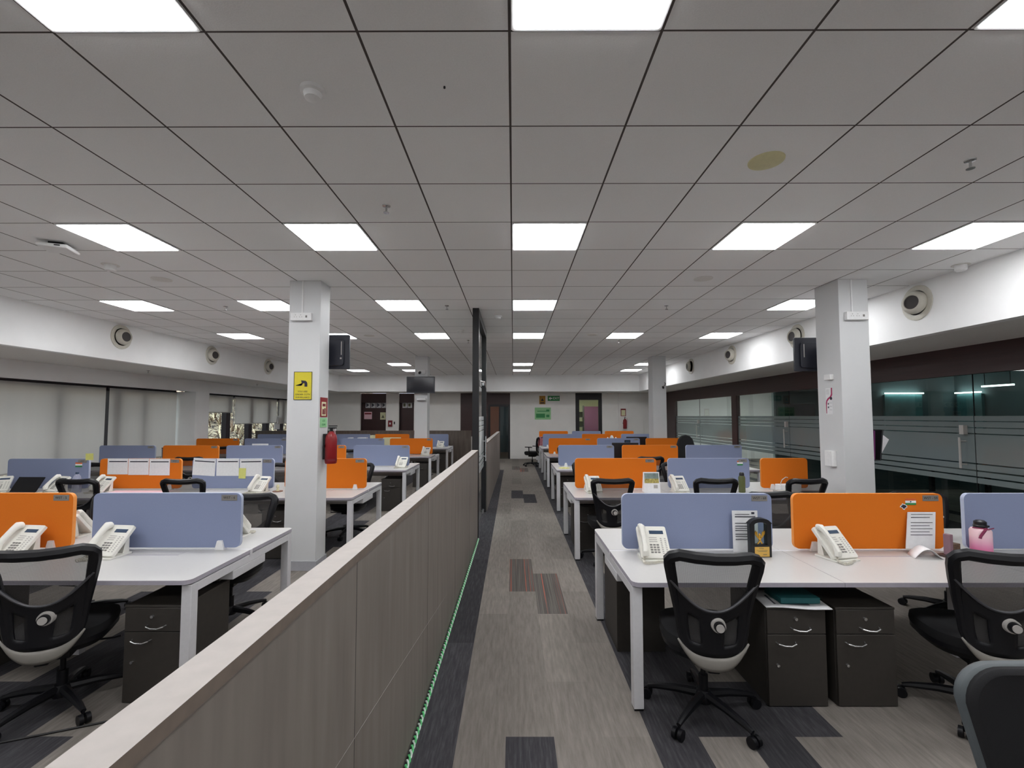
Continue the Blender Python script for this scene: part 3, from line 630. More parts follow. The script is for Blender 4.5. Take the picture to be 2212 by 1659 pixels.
# ------------------------------------------------------------------ office chair
OUT=[(0,.425),(.07,.43),(.125,.448),(.155,.485),(.17,.54),(.18,.63),(.196,.73),(.212,.82),(.225,.89),(.228,.925),(.215,.952),(.18,.965),(.09,.958),(0,.955)]
def hwid(z):
    P=OUT[1:11]
    for a,b in zip(P,P[1:]):
        if a[1]<=z<=b[1]: return a[0]+(b[0]-a[0])*(z-a[1])/(b[1]-a[1])
    return .06 if z<.43 else .2
def by(x,z): return -.255-.16*(z-.43)+.035*math.sin((z-.43)*6)+.75*x*x
def make_chair(arms,label):
    r=thing('office_chair',label,'chair')
    ins=lambda x,z:(x-.012 if x>.1 else x, z-(.012 if z>.93 else 0))
    O2=[ins(*q) for q in OUT]
    ring=[(x,by(x,z),z) for x,z in O2]+[(-x,by(x,z),z) for x,z in O2[-2:0:-1]]
    rad=[.018+.013*max(0,min(1,(p[2]-.6)/.25)) for p in ring]
    obj('back_frame',MB().tube(ring,rad,8,closed=True),M['chairB'],r,smooth=True)
    obj('mesh_back',MB().grid(12,16,lambda u,v:((2*u-1)*hwid(.44+.51*v),by((2*u-1)*hwid(.44+.51*v),.44+.51*v),.44+.51*v)),M['net'],r,smooth=True)
    def zt(u): return .665+.15*abs(2*u-1)**2.2
    def sh(u,v):
        q=2*u-1; z=.44+(zt(u)-.44)*v; x=q*(hwid(z)-.004); return (x,by(x,z)-.022+.012*abs(q),z)
    obj('back_shell',MB().grid(20,14,sh,skip=lambda u,v:(.35<abs(2*u-1)<.72 and .22<v<.68)),M['chairB'],r,solid=.01,smooth=True)
    e=[((2*u-1)*hwid(zt(u)),by((2*u-1)*hwid(zt(u)),zt(u))-.026,zt(u)) for u in [i/20 for i in range(21)]]
    obj('shell_rim',MB().tube(e,.007,6),M['rimS'],r,smooth=True)
    k=obj('lumbar_knob',MB().cyl((0.02,-.265,.60),(0.02,-.297,.60),.038,.034,n=24),M['greyP'],r,smooth=True)
    obj('knob_cap',MB().cyl((.02,-.318,.60),(.02,-.324,.60),.02,n=20),M['greyP'],k,smooth=True)
    obj('knob_stem',MB().cyl((.02,-.295,.60),(.02,-.318,.60),.027,.025,n=20),M['chairB'],k,smooth=True)
    def plan(sc,ybk=-.215,yf=.235,hw=.22):
        out=[]
        for i in range(28):
            t=2*PI*i/28; c,s_=math.cos(t),math.sin(t)
            ex=.5 if s_>0 else .8
            out.append((sc*hw*math.copysign(abs(c)**ex,c),(sc*yf if s_>0 else -sc*ybk)*math.copysign(abs(s_)**ex,s_)))
        return out
    mb=MB()
    L=[(.86,.365),(1,.40),(1.0,.425)]
    rings=[[(a,b_,z) for a,b_ in plan(q)] for q,z in L]
    n=28
    for i in range(len(rings)-1):
        for j in range(n): mb.face([rings[i][j],rings[i][(j+1)%n],rings[i+1][(j+1)%n],rings[i+1][j]])
    mb.face(rings[0]); mb.face(rings[-1])
    obj('seat_pan',mb,M['chairB'],r,smooth=True)
    def tr(u,v):
        q=2*u-1; zb=.432+.075*abs(q)**3; zl=.365+.14*abs(q)**2.6; z=zb+(zl-zb)*v; x=q*.172
        return (x,by(x,z)-.018-.006*math.sin(PI*v),z)
    obj('lower_trim',MB().grid(20,4,tr),M['trimG'],r,solid=.008,smooth=True)
    mb=MB(); L=[(1.0,.4255),(1.02,.445),(1.0,.475),(.9,.488),(.5,.484)]
    rings=[[(a,b_,z) for a,b_ in plan(q)] for q,z in L]
    for i in range(len(rings)-1):
        for j in range(n): mb.face([rings[i][j],rings[i][(j+1)%n],rings[i+1][(j+1)%n],rings[i+1][j]])
    mb.face(rings[-1]); mb.face(rings[0])
    obj('seat_cushion',mb,M['chairF'],r,smooth=True)
    obj('tilt_mechanism',MB().box(-.07,.07,-.12,.12,.31,.364).box(-.03,.03,-.245,-.1,.345,.364).box(-.03,.03,-.262,-.235,.345,.47),M['chairB'],r,bev=.008)
    obj('height_lever',MB().tube([(.06,.05,.33),(.22,.05,.325),(.25,.05,.33)],.006,6),M['chairB'],r,smooth=True)
    obj('gas_lift',MB().cyl((0,0,.09),(0,0,.21),.026).cyl((0,0,.21),(0,0,.312),.014),M['chairB'],r,smooth=True)
    obj('hub',MB().lathe([(0,.06),(.045,.065),(.05,.1),(.035,.13),(0,.13)],n=20),M['chairB'],r,smooth=True)
    for q in range(5):
        a=-PI/2-.62+2*PI*q/5; c,s_=math.cos(a),math.sin(a)
        mb=MB(); mb.tube([(c*.03,s_*.03,.105),(c*.15,s_*.15,.098),(c*.26,s_*.26,.08),(c*.305,s_*.305,.068)],[.026,.022,.017,.013],8)
        l=obj('leg',mb,M['chairB'],r,smooth=True)
        mb=MB(); cx,cy=c*.3,s_*.3; px,py=-s_,c
        for d in (-1,1): mb.cyl((cx+px*d*.006+c*.012,cy+py*d*.006+s_*.012,.028),(cx+px*d*.026+c*.012,cy+py*d*.026+s_*.012,.028),.028,n=16)
        mb.cyl((cx,cy,.03),(cx,cy,.07),.008,n=8)
        obj('caster',mb,M['chairB'],l,smooth=True)
    if arms:
        for sx in (-1,1):
            l=obj('armrest',MB().tube([(sx*.2,-.02,.38),(sx*.27,-.02,.40),(sx*.285,-.02,.47),(sx*.285,-.01,.63)],[.014,.016,.018,.018],8),M['chairB'],r,smooth=True)
            obj('arm_pad',MB().prism(rrect(-.04+sx*.285,.04+sx*.285,-.13,.13,.035),.63,.655,XY),M['chairB'],l,bev=.005)
    return r
ca=make_chair(False,''); CT=tree(ca); cb=make_chair(True,''); CTA=tree(cb)
def put_chair(x,y,rz,label,first=[ca],tr=CT,group='black mesh office chairs'):
    if first:
        o=first.pop(); o.location=(x,y,0); o.rotation_euler=(0,0,rz); o['label']=label; o['group']=group
    else: dup(tr,(x,y,0),rz,label,group)
put_chair(1.07,2.7,-.17,'black mesh office chair seen from behind at the nearest right bench, left one')
put_chair(2.57,2.69,-.25,'black mesh office chair at the nearest right bench, cut by the right picture edge')
put_chair(-2.60,2.75,.42,'black mesh office chair at the nearest left bench, cut by the left edge')
r=thing('office_chair','black padded chair back with highlight-grey rim at the bottom right corner','chair',(1.60,1.10,0),0,'black mesh office chairs')
P=rrect(-.245,.245,.43,.912,.11,8)
P=[(x*(1-.28*max(0,(.8-z))/.37),z) for x,z in P]
obj('back_rim',MB().prism(P,.285,.325,lambda a,b_,t:(a,t+.1*(b_-.43)+.4*a*a,b_)),M['rimD'],r,bev=.012,smooth=True)
Q=[(x*.972,.675+(z-.675)*.985) for x,z in P]
obj('back_pad',MB().prism(Q,.262,.30,lambda a,b_,t:(a,t+.1*(b_-.43)+.4*a*a,b_)),M['chairF'],r,bev=.012,smooth=True)
obj('seat',MB().prism(rrect(-.23,.23,-.24,.22,.09),.42,.5,XY),M['chairF'],r,bev=.015); obj('back_bar',MB().box(-.03,.03,.16,.36,.38,.42).box(-.03,.03,.33,.36,.38,.6),M['chairB'],r)
obj('gas_lift',MB().cyl((0,0,.09),(0,0,.42),.025),M['chairB'],r)
for q in range(5):
    a=PI/2+2*PI*q/5; l=obj('leg',MB().tube([(0,0,.09),(.3*math.cos(a),.3*math.sin(a),.07)],[.024,.014],8),M['chairB'],r,smooth=True)
    obj('caster',MB().cyl((.3*math.cos(a)-.02*math.sin(a),.3*math.sin(a)+.02*math.cos(a),.028),(.3*math.cos(a)+.02*math.sin(a),.3*math.sin(a)-.02*math.cos(a),.028),.028,n=14),M['chairB'],l,smooth=True)
fr={1:[(1.1,.05,.0),(2.25,.05,-.04),(3.2,.03,.12)],2:[(2.3,.06,.1)],3:[(1.25,.06,0),(2.4,.06,.1)],4:[(1.3,.06,0)]}
for i,l in fr.items():
    for x,dy,rz in l: put_chair(x,YF[i]+dy,rz,'black mesh chair, near side of the %s right bench, %s aisle'%(ROWN[i],'beside the' if x<1.6 else ('one place from' if x<2.7 else 'farthest from')))
for i,l in {0:[(2.35,.06,.1),(3.6,.06,-.1)],1:[(1.15,.12,.1),(2.4,0,-.1)],2:[(1.19,.12,0),(2.45,.05,.2)],3:[(1.45,.12,.2)]}.items():
    for x,dy,rz in l: put_chair(x,YF[i]+1.19+dy,PI+rz,'black mesh chair, far side of the %s right bench, %s aisle'%(ROWN[i],'beside the' if x<1.6 else ('one place from' if x<2.7 else 'farthest from')))
for i,l in {1:[(-3.67,.05,.03,'third pillar-side place'),(-4.82,.05,-.05,'place beside the laptop')],2:[(-5.55,.07,.1,'middle place')],3:[(-6.72,.07,0,'place near the windows')]}.items():
    for x,dy,rz,t in l: put_chair(x,YF[i]+dy,rz,'black mesh chair, near side of the %s left bench, %s'%(ROWN[i],t))
for i,l in {0:[(-2.3,.0,.12,'beside the low partition'),(-3.55,.03,-.1,'second place from the partition')],1:[(-2.3,0,-.05,'behind the near pillar'),(-3.3,0,.1,'second place from the partition'),(-6.12,.05,.1,'near the windows')],2:[(-3.42,0,.1,'second place from the partition'),(-7.0,0,0,'next to the window blinds')]}.items():
    for x,dy,rz,t in l: put_chair(x,YF[i]+1.17+dy,PI+rz,'black mesh chair, far side of the %s left bench, %s'%(ROWN[i],t))
cb.location=(.64,15.6,0); cb.rotation_euler=(0,0,PI/2-.5); cb['label']='black mesh armchair with pink towel, standing in the aisle at the far end'
tw=MB(); 
def towel(u,v):
    t=v*2-1; z=.985-.30*abs(t)-.02*math.sin(u*9)*abs(t); d=.032*(1 if t>0 else -1)*min(1,abs(t)*5)
    return (-.17+.22*u, by(.0,.95)+d+.03*(abs(t))*(.95-.0)*.5*(1 if t<0 else .4)+.004*math.sin(u*20), z)
tw.grid(14,16,towel)
t=obj('pink_towel',tw,mat('pink_terry',srgb(206,130,140),.95,noise=.1,ns=200),solid=.006,smooth=True); t.location=cb.location; t.rotation_euler=cb.rotation_euler
tag(t,'pink towel draped over the back of the aisle armchair','towel')
# high-backed padded chair on the right
r=thing('executive_chair','tall round-backed black chair between the third and fourth right benches','chair',(3.57,9.4,0),.05)
def rd(w,z0,z1,n=24): return [(w*math.cos(2*PI*i/n),(z0+z1)/2+(z1-z0)/2*math.sin(2*PI*i/n)) for i in range(n)]
mb=MB(); P=[(.0,.5),(.16,.5),(.2,.58),(.21,.8),(.19,1.05),(.15,1.18),(.09,1.25),(0,1.275)]; P=P+[(-a,b_) for a,b_ in P[-2:0:-1]]
obj('backrest',MB().prism(P,.2,.27,XZ),M['chairF'],r,bev=.02,smooth=True); obj('seat',MB().prism(rrect(-.25,.25,-.26,.22,.08),.42,.5,XY),M['chairF'],r,bev=.015)
obj('back_bar',MB().box(-.03,.03,.16,.29,.38,.42).box(-.03,.03,.27,.29,.38,.62),M['chairB'],r)
obj('gas_lift',MB().cyl((0,0,.09),(0,0,.42),.025),M['chairB'],r)
for q in range(5):
    a=PI/2+2*PI*q/5; l=obj('leg',MB().tube([(0,0,.09),(.3*math.cos(a),.3*math.sin(a),.07)],[.024,.014],8),M['chairB'],r,smooth=True)
    obj('caster',MB().cyl((.3*math.cos(a)-.02*math.sin(a),.3*math.sin(a)+.02*math.cos(a),.028),(.3*math.cos(a)+.02*math.sin(a),.3*math.sin(a)-.02*math.cos(a),.028),.028,n=14),M['chairB'],l,smooth=True)
# ------------------------------------------------------------------ pedestals
pd=thing('pedestal_cabinet','','cabinet')
obj('body',MB().box(-.17,.17,.018,.45,.0,.545),M['pedm'],pd,bev=.002)
def bow(cx,z): return [(cx-.055,.0,z),(cx-.05,-.02,z-.003),(cx-.02,-.027,z-.010),(cx+.02,-.027,z-.012),(cx+.05,-.02,z-.003),(cx+.055,.0,z)]
tp=obj('top_panel',MB().box(-.172,.172,.0,.452,.545,.557),M['pedm'],pd,bev=.002)
dr=obj('drawer',MB().box(-.168,.168,.0,.017,.408,.543),M['pedm'],pd,bev=.002); obj('handle',MB().tube(bow(.02,.445),.0045,8),M['chrome'],dr,smooth=True); obj('lock',MB().cyl((-.005,.0,.495),(-.005,-.012,.495),.009,n=14),M['chrome'],dr)
dd=obj('door',MB().box(-.168,.168,.0,.017,.006,.404),M['pedm'],pd,bev=.002); obj('handle',MB().tube(bow(-.065,.362),.0045,8),M['chrome'],dd,smooth=True); obj('lock',MB().cyl((-.115,.0,.235),(-.115,-.012,.235),.008,n=14),M['chrome'],dd)
PD=tree(pd); pf=[pd]
def ped(x,y,rz,label):
    if pf: o=pf.pop(); o.location=(x,y,0); o.rotation_euler=(0,0,rz); o['label']=label; o['group']='dark pedestal cabinets'
    else: o=dup(PD,(x,y,0),rz,label,'dark pedestal cabinets')
    if 'aisle end' in label: o.scale=(1,.56,1)
ped(1.632,2.745,0,'dark brown pedestal under the nearest right bench with books on top'); ped(2.03,2.745,0,'dark brown pedestal under the nearest right bench, right of the book pile')
ped(.905,3.82,PI,'dark pedestal behind the aisle legs of the nearest right bench, far side')
for i in (1,2,3,4):
    ped(RX[i]+.24,YF[i]+.42,0,'dark pedestal at the aisle end of the %s right bench, near side'%ROWN[i])
    ped(RX[i]+.24,YF[i]+.965,PI,'dark pedestal at the aisle end of the %s right bench, far side'%ROWN[i])
ped(-2.105,2.775,0,'dark brown pedestal beside the white leg of the nearest left bench'); ped(-3.6,2.9,0,'dark pedestal in shadow under the nearest left bench, behind the chair')
ped(-2.78,5.5,0,'dark pedestal under the second left bench, left of the pillar')
ped(-3.05,8.26,0,'dark pedestal under the third left bench, second place')
for i in (2,3,4): ped(LX[i]-.27,YF[i]+.07,0,'dark pedestal at the partition end of the %s left bench'%(ROWN[i] if i<4 else 'farthest'))
# ------------------------------------------------------------------ desk phones
ph=thing('desk_phone','','telephone'); ph.scale=(1.03,1.03,1.03)
A=Matrix.Translation((0,-.085,.022))@Matrix.Rotation(math.radians(46),4,'X')
def sl(x,v,w): return tuple(A@Vector((x,v,w)))
mb=MB(); mb.prism(rrect(-.09,.1,0,.225,.012,3),-.024,0,lambda a,b_,t:sl(a,b_,t)); obj('body',mb,M['phone'],ph,bev=.003)
obj('base',MB().prism(rrect(-.088,.098,-.1,.07,.012,3),0,.012,XY),M['phone'],ph,bev=.002)
obj('stand',MB().prism([(.02,.012),(.066,.012),(.066,.13),(.05,.13)],-.06,.07,YZ),M['phone'],ph)
h=[(-.062,.012,.012),(-.062,.03,.03),(-.062,.06,.037),(-.062,.115,.039),(-.062,.17,.037),(-.062,.2,.03),(-.062,.215,.012)]
obj('handset',MB().tube([sl(*q) for q in h],[.024,.026,.02,.018,.02,.026,.024],10,sq=.8),M['phone'],ph,smooth=True)
obj('display',MB().prism([(-.012,.168),(.078,.168),(.078,.192),(-.012,.192)],0,.002,lambda a,b_,t:sl(a,b_,t)),M['lcd'],ph)
kb=MB()
for i in range(3):
    for j in range(4): x=-.022+.021*i; v=.035+.017*j; kb.prism([(x,v),(x+.015,v),(x+.015,v+.009),(x,v+.009)],0,.003,lambda a,b_,t:sl(a,b_,t))
obj('keypad',kb,M['keys'],ph)
kb=MB()
for j in range(9):
    for x in (.05,.076): kb.prism([(x,.03+.013*j),(x+.01,.03+.013*j),(x+.01,.035+.013*j),(x,.035+.013*j)],0,.002,lambda a,b_,t:sl(a,b_,t))
for j in range(3): kb.prism([(-.02,.112+.014*j),(.03,.112+.014*j),(.03,.116+.014*j),(-.02,.116+.014*j)],0,.0015,lambda a,b_,t:sl(a,b_,t))
obj('function_keys',kb,M['greyP'],ph)
cd=MB(); pts=[]
for i in range(150):
    t=i/149; a=PI*(.1+1.25*t); cx,cy=-.075+.05*math.cos(a+1.6),-.105-.03*math.sin(a*1.0); 
    pts.append((-.07-.03*math.sin(t*PI)+.11*t*t+.006*math.cos(i*1.1),-.085-.065*math.sin(t*PI*.9)+.004*math.sin(i*.2),.0105+.0065*math.sin(i*1.1)+.016*max(0,1-t*8)))
cd.tube(pts,.0026,5); obj('cord',cd,M['wire'],ph,smooth=True)
PT=tree(ph); phf=[ph]
def phone(x,y,rz,label):
    if phf: o=phf.pop(); o.location=(x,y,HD); o.rotation_euler=(0,0,rz); o['label']=label; o['group']='ivory desk phones'
    else: dup(PT,(x,y,HD),rz,label,'ivory desk phones')
phone(.93,3.15,-.05,'ivory desk phone before the blue screen of the nearest right bench')
phone(2.14,3.15,.22,'ivory desk phone with tangled cord before the orange screen, nearest right bench')
phone(-2.74,3.2,-.12,'ivory desk phone before the blue screen of the nearest left bench')
phone(-3.36,3.2,-.12,'ivory desk phone before the orange screen of the nearest left bench')
phone(.99,5.84,.1,'ivory desk phone on the second right bench, half behind a chair back')
phone(2.06,5.84,.15,'ivory desk phone on the second right bench before the blue screen')
phone(-3.17,5.84,-.2,'ivory desk phone on the second left bench near the small figurine')
phone(-5.13,5.84,-.25,'ivory desk phone on the second left bench before the papered orange screen')
phone(-5.72,5.86,-.3,'ivory desk phone on the second left bench beside the clear bottle')
phone(-6.45,5.86,.5,'ivory desk phone at the far left picture edge')
phone(-2.06,8.6,-.1,'ivory desk phone on the third left bench, aisle end'); phone(-2.12,11.3,-.1,'ivory desk phone on the fourth left bench before orange screen'); phone(-2.2,14.05,-.1,'ivory desk phone on the farthest left bench')
phone(-2.2,3.68,PI-.1,'ivory desk phone mostly hidden behind the nearest left blue screen'); phone(-3.47,3.7,PI+.1,'ivory desk phone on the far side between nearest left screens')
phone(3.2,3.68,PI+.1,'ivory desk phone on the far side right of the nearest orange screen')
# ------------------------------------------------------------------ low partitions
def lowpart(name,x0,y0,x1,y1,z,label,joints=(),th=.077,m=None,capm=None):
    r=thing(name,label,'partition',(0,0,0))
    L=math.hypot(x1-x0,y1-y0)
    poly=[(x0,y0),(x1,y1),(x1-th,y1),(x0-th,y0)]
    obj('panel',MB().prism(poly,0,z-.028,XY),m or M['lam'],r)
    poly=[(x0+.004,y0),(x1+.004,y1),(x1-th-.004,y1),(x0-th-.004,y0)]
    obj('top_cap',MB().prism(poly,z-.028,z,XY,side=1),[capm or M['cap'],M['capE']],r)
    j=MB()
    for t in joints:
        x=x0+(x1-x0)*(t-y0)/(y1-y0); j.box(x-.001,x+.0006,t-.0015,t+.0015,.01,z-.03)
    if joints: obj('panel_joint',j,M['winF'],r)
    return r
p=lowpart('low_partition',-.553,-.9,-.484,6.40,1.2,'long grey-oak laminate half wall running from the camera to the black door frame',(1.6,2.86,4.1,5.3))
obj('diagonal_line',MB().tube([(-.529,1.2,.655),(-.5205,2.03,.541),(-.5075,4.12,.228)],.0008,4),M['thin'],p)  # thin pale line running diagonally down the panel face
lowpart('low_partition',-.462,8.26,-.405,14.1,1.2,'grey-oak laminate half wall beyond the black door frame',(9.5,10.8,12.1))
r=thing('low_partition','dark oak cross partition closing off the far left benches','partition')
obj('panel',MB().box(-8.4,-1.37,15.15,15.22,0,1.17),M['lamD'],r); obj('top_cap',MB().box(-8.4,-1.36,15.145,15.225,1.17,1.195),M['lamD'],r); obj('end_strip',MB().box(-1.37,-1.33,15.15,15.22,.0,1.0),M['greyP'],r)
tw=thing('twine_string','green and white twisted string lying along the base of the half wall','string',(0,0,0))
for k,(nm,m) in enumerate((('green_strand',M['wireG']),('white_strand',M['wireW']))):
    pts=[]
    for i in range(560):
        y=.9+5.45*i/559; x=-.536+.0088*(y-.9)+.008; a=y*95+k*PI; pts.append((x+.011+.0075*math.cos(a),y,.013+.0075*math.sin(a)))
    obj(nm,MB().tube(pts,.0052,5),m,tw,smooth=True)
# framed glass door in the partition line
d=struct('door_3',MB().box(-.565,-.476,6.42,6.51,0,ZT).box(-.565,-.476,8.15,8.24,0,ZT).box(-.565,-.476,6.51,8.15,3.06,ZT),M['black'])
g=obj('glass_leaf',MB().box(-.525,-.515,6.56,8.1,.06,2.2),M['glass'],d); f=MB()
for i in range(0,len(ed),2): f.box(-.514,-.5125,6.56,8.1,ed[i],ed[i+1])
obj('frosted_band',f,glassm('white_frost',(.6,.64,.66,1),1.3,film=(.84,.9,.92,1),ff=.93),g)
obj('fixed_glass',MB().box(-.525,-.515,6.51,8.15,2.215,3.06),M['glass'],d)
obj('pull_handle',MB().cyl((-.452,7.75,.92),(-.452,7.75,1.33),.013,n=10).cyl((-.515,7.75,1.0),(-.452,7.75,1.0),.008,n=8).cyl((-.515,7.75,1.25),(-.452,7.75,1.25),.008,n=8),M['chrome'],d,smooth=True)
obj('door_closer',MB().box(-.51,-.47,6.55,6.85,2.1,2.17).tube([(-.49,6.8,2.18),(-.455,7.4,2.21),(-.48,8.14,2.16)],.01,6),M['chrome'],d)
obj('patch_fitting',MB().box(-.54,-.5,6.56,6.75,.01,.07).box(-.54,-.5,7.95,8.1,.01,.07).box(-.54,-.5,7.95,8.1,2.19,2.24),M['chrome'],d)
# ------------------------------------------------------------------ things on pillars
def box_thing(name,label,cat,x0,x1,y0,y1,z0,z1,m,bev=.003,group=None): return tag(obj(name,MB().box(x0,x1,y0,y1,z0,z1),m,bev=bev),label,cat,group)
def sock(x0,x1,y,z0,z1,label,cx):
    r=thing('power_socket',label,'socket',((x0+x1)/2,y,(z0+z1)/2)); w=(x1-x0)/2; h=(z1-z0)/2
    obj('box',MB().box(-w,w,-.045,0,-h,h),M['white'],r,bev=.004)
    s=MB()
    for q in (-.5,0.0): 
        for dx,dz in ((0,.018),(-.012,-.004),(.012,-.004)): s.cyl((q*w+dx,-.0465,dz),(q*w+dx,-.0445,dz),.0035,n=8)
    s.box(.45*w,.62*w,-.0465,-.0445,-.012,.012); obj('outlets',s,M['keys'],r)
    obj('conduit',MB().box(cx-.006,cx+.006,-.012,0,h,ZT-(z0+z1)/2),M['white'],r)
    return r
sock(-2.455,-2.225,5.1,2.72,2.805,'white double socket with conduit high on the near left pillar',-.01+.01)
sock(3.655,3.895,5.08,2.715,2.805,'white double socket with conduit high on the near right pillar',-.035)
r=thing('warning_sign','yellow surveillance warning sign on the near left pillar','sign',(-2.317,5.1,2.0))
obj('board',MB().box(-.1,.1,-.006,0,-.155,.155),M['signY'],r); 
b=MB(); b.box(-.1,.1,-.0075,-.006,.15,.155).box(-.1,.1,-.0075,-.006,-.155,-.15).box(-.1,-.095,-.0075,-.006,-.155,.155).box(.095,.1,-.0075,-.006,-.155,.155); obj('border',b,M['inkD'],r)
obj('camera_symbol',MB().prism([(-.02,.06),(.03,.055),(.045,.04),(.05,.02),(.0,.03),(-.01,.005),(-.075,.005),(-.075,.0),(-.02,.0),(-.012,.035)],-.009,-.006,XZ).box(.02,.05,-.009,-.006,-.01,.025),M['inkD'],r)
for i,t in enumerate(('YOU ARE','UNDER CCTV','SURVEILLANCE')): lettering(t,.023 if i==2 else .026,M['inkD'],r,(0,-.0065,-.065-.032*i),th=.0008)
r=thing('fire_notice','narrow red framed fire instruction notice above the near extinguisher','notice',(-2.14,5.235,1.755))
obj('frame',MB().box(0,.006,-.095,.095,-.1,.12),M['red'],r); obj('sheet',MB().box(.006,.008,-.07,.05,-.085,.07),M['cream'],r); obj('pictograms',MB().box(.008,.009,-.05,-.01,-.07,-.01).box(.008,.009,.0,.035,-.07,.0).box(.008,.009,-.05,.03,.02,.05),M['redD'],r)
r=thing('type_label','small green notice just beneath the red fire notice','notice',(-2.14,5.235,1.59))
obj('sheet',MB().box(0,.004,-.095,.095,-.05,.055),M['greenL'],r); lettering('CO2',.035,M['green'],r,(.0042,0,.022),(PI/2,0,PI/2)); lettering('CLEAN',.03,M['green'],r,(.0042,0,-.02),(PI/2,0,PI/2))
# televisions
def tv(x,y,z,face,label,w=.7,h=.41):
    r=thing('television',label,'television',(x,y,z),0 if face<0 else PI)
    obj('casing',MB().prism(rrect(-w/2,w/2,-h/2,h/2,.015),-.03,.0,XZ),M['tvB'],r,bev=.004)
    obj('screen',MB().box(-w/2+.02,w/2-.02,-.034,-.031,-h/2+.03,h/2-.02),M['screenOff'],r)
    k=obj('rear_housing',MB().prism(rrect(-w/2+.06,w/2-.06,-h/2+.04,h/2-.06,.03),.0,.03,XZ),M['tvB'],r,bev=.006)
    obj('ports',MB().box(-.27,-.26,.03,.034,-.04,.12).box(-.27,-.25,.03,.033,-.09,-.07).box(.25,.26,.03,.034,-.04,.12),M['greyP'],k)
    obj('wall_bracket',MB().box(-.08,.08,.03,.06,-.08,.08).box(-.03,.03,.03,.13,-.03,.03),M['black'],r)
    return r
tv(-2.3,5.49,2.43,1,'black television behind the near left pillar, seen edge-on'); tv(3.77,5.61,2.41,1,'black television behind the near right pillar showing its rear ports')
tv(-2.29,11.49,2.44,-1,'dark television facing the camera on the far left pillar')
r=thing('ceiling_camera','small dark camera on a white box above the far television','camera',(-2.3,11.62,2.76)); obj('box',MB().box(-.1,.1,-.05,0,-.04,.06),M['white'],r,bev=.004); obj('lens_unit',MB().cyl((-.03,-.05,0),(-.03,-.12,-.02),.032,n=14),M['black'],r)
r=thing('router','small white router on the far left pillar under the television','router',(-2.29,11.62,2.08)); obj('body',MB().box(-.11,.11,-.1,0,-.025,.035),M['white'],r,bev=.006); obj('underside',MB().box(-.1,.1,-.09,-.01,-.032,-.025),M['black'],r)
r=thing('security_camera','small grey camera bracket on the far right pillar','camera',(3.8,11.62,2.42)); obj('arm',MB().tube([(0,0,.08),(0,-.08,.05),(-.06,-.1,-.03)],.01,6),M['keys'],r); obj('lens_unit',MB().cyl((-.06,-.06,-.03),(-.08,-.14,-.06),.025,n=12),M['black'],r)
# poster on left face of right pillar
r=thing('safety_poster','white poster with curved magenta band on the near right pillar','poster',(3.6,5.3,1.83))
def P(y,z,t=0): return None
b=MB().box(-.004,0,-.07,.04,-.15,.15); obj('sheet',b,M['paper'],r)
obj('curved_band',MB().prism([(-.07,.15),(-.07,.07),(-.05,.04),(-.01,.02),(.015,.0),(.025,-.05),(.026,-.14),(.035,-.14),(.038,-.02),(.03,.01),(.005,.035),(-.035,.055),(-.05,.08),(-.052,.15)],-.0055,-.004,YZ),M['magenta'],r)
obj('round_badge',MB().cyl((-.0055,-.05,.03),(-.007,-.05,.03),.018,n=16),M['inkD'],r)
b=MB()
for z in (.13,.115,.1,.085): b.box(-.0055,-.004,-.02,.03,z-.002,z)
for z in (-.02,-.06,-.1): b.box(-.0055,-.004,-.06,-.015,z-.002,z)
b.box(-.0055,-.004,-.01,.008,-.04,-.02).box(-.0055,-.004,-.01,.008,-.08,-.06); obj('text_lines',b,M['ink'],r)
box_thing('junction_box','small white box on the left face of the near right pillar, high up','box',3.555,3.6,5.2,5.3,2.07,2.13,M['white'])
box_thing('junction_box','small white box on the left face of the near right pillar, low','box',3.545,3.6,5.2,5.32,1.1,1.27,M['white'])
# file holder on right face
r=thing('wall_file_holder','black wire file holder on the right face of the near right pillar','file holder',(3.925,5.2,1.18))
b=MB()
for y in (-.11,.11): b.tube([(0,y,0),(.075,y,0),(.11,y,.33),(.0,y,.33)],.006,5)
b.box(0,.075,-.11,.11,-.004,.004); b.prism([(.073,0),(.077,0),(.112,.33),(.108,.33)],-.11,.11,lambda a,b_,t:(a,t,b_)); obj('frame',b,M['black'],r)
tag(obj('folder',MB().prism([(3.95,1.181),(3.965,1.19),(3.975,1.50),(3.96,1.50)],5.12,5.3,lambda a,b_,t:(a,t,b_)),M['purple']),'purple folder standing in the wall file holder','folder')
tag(obj('folder',MB().prism([(4.01,1.185),(4.04,1.185),(4.165,1.40),(4.05,1.49)],5.17,5.176,lambda a,b_,t:(a,t,b_)),M['paper']),'white sheet jutting out right of the wall file holder','paper')
# ------------------------------------------------------------------ desk clutter, nearest right bench
yR1=YF[0]+.635
r=thing('sign_holder','clear stand with printed white form against the nearest blue screen','paper',(1.61,yR1-.05,HD))
obj('sheet',MB().prism([(-.088,.003),(.088,.003),(.088,.285),(-.088,.285)],-.002,.002,lambda a,b_,t:(a,t+.1*(b_)*.25,b_)),M['paper'],r)
b=MB()
for i,z in enumerate((.26,.245,.2,.18,.165,.15,.125,.11,.09)): b.box(-.07,(.05 if i%2 else .03)+(.02 if i==1 else 0),-.006+.025*z,-.0026+.025*z,z-.0015*(2.2 if i==1 else 1),z+.0015)
b.box(.045,.065,.001,.004,.262,.275); obj('printed_lines',b,M['inkD'],r)
r=thing('award_plaque','black arched award plaque with golden eagle on the nearest right bench','trophy',(1.655,3.17,HD),.05)
arch=[(-.072,0),(.072,0),(.072,.222)]+[(.072*math.cos(t),.222+.036*math.sin(t)) for t in [PI*i/10 for i in range(1,10)]]+[(-.072,.222)]
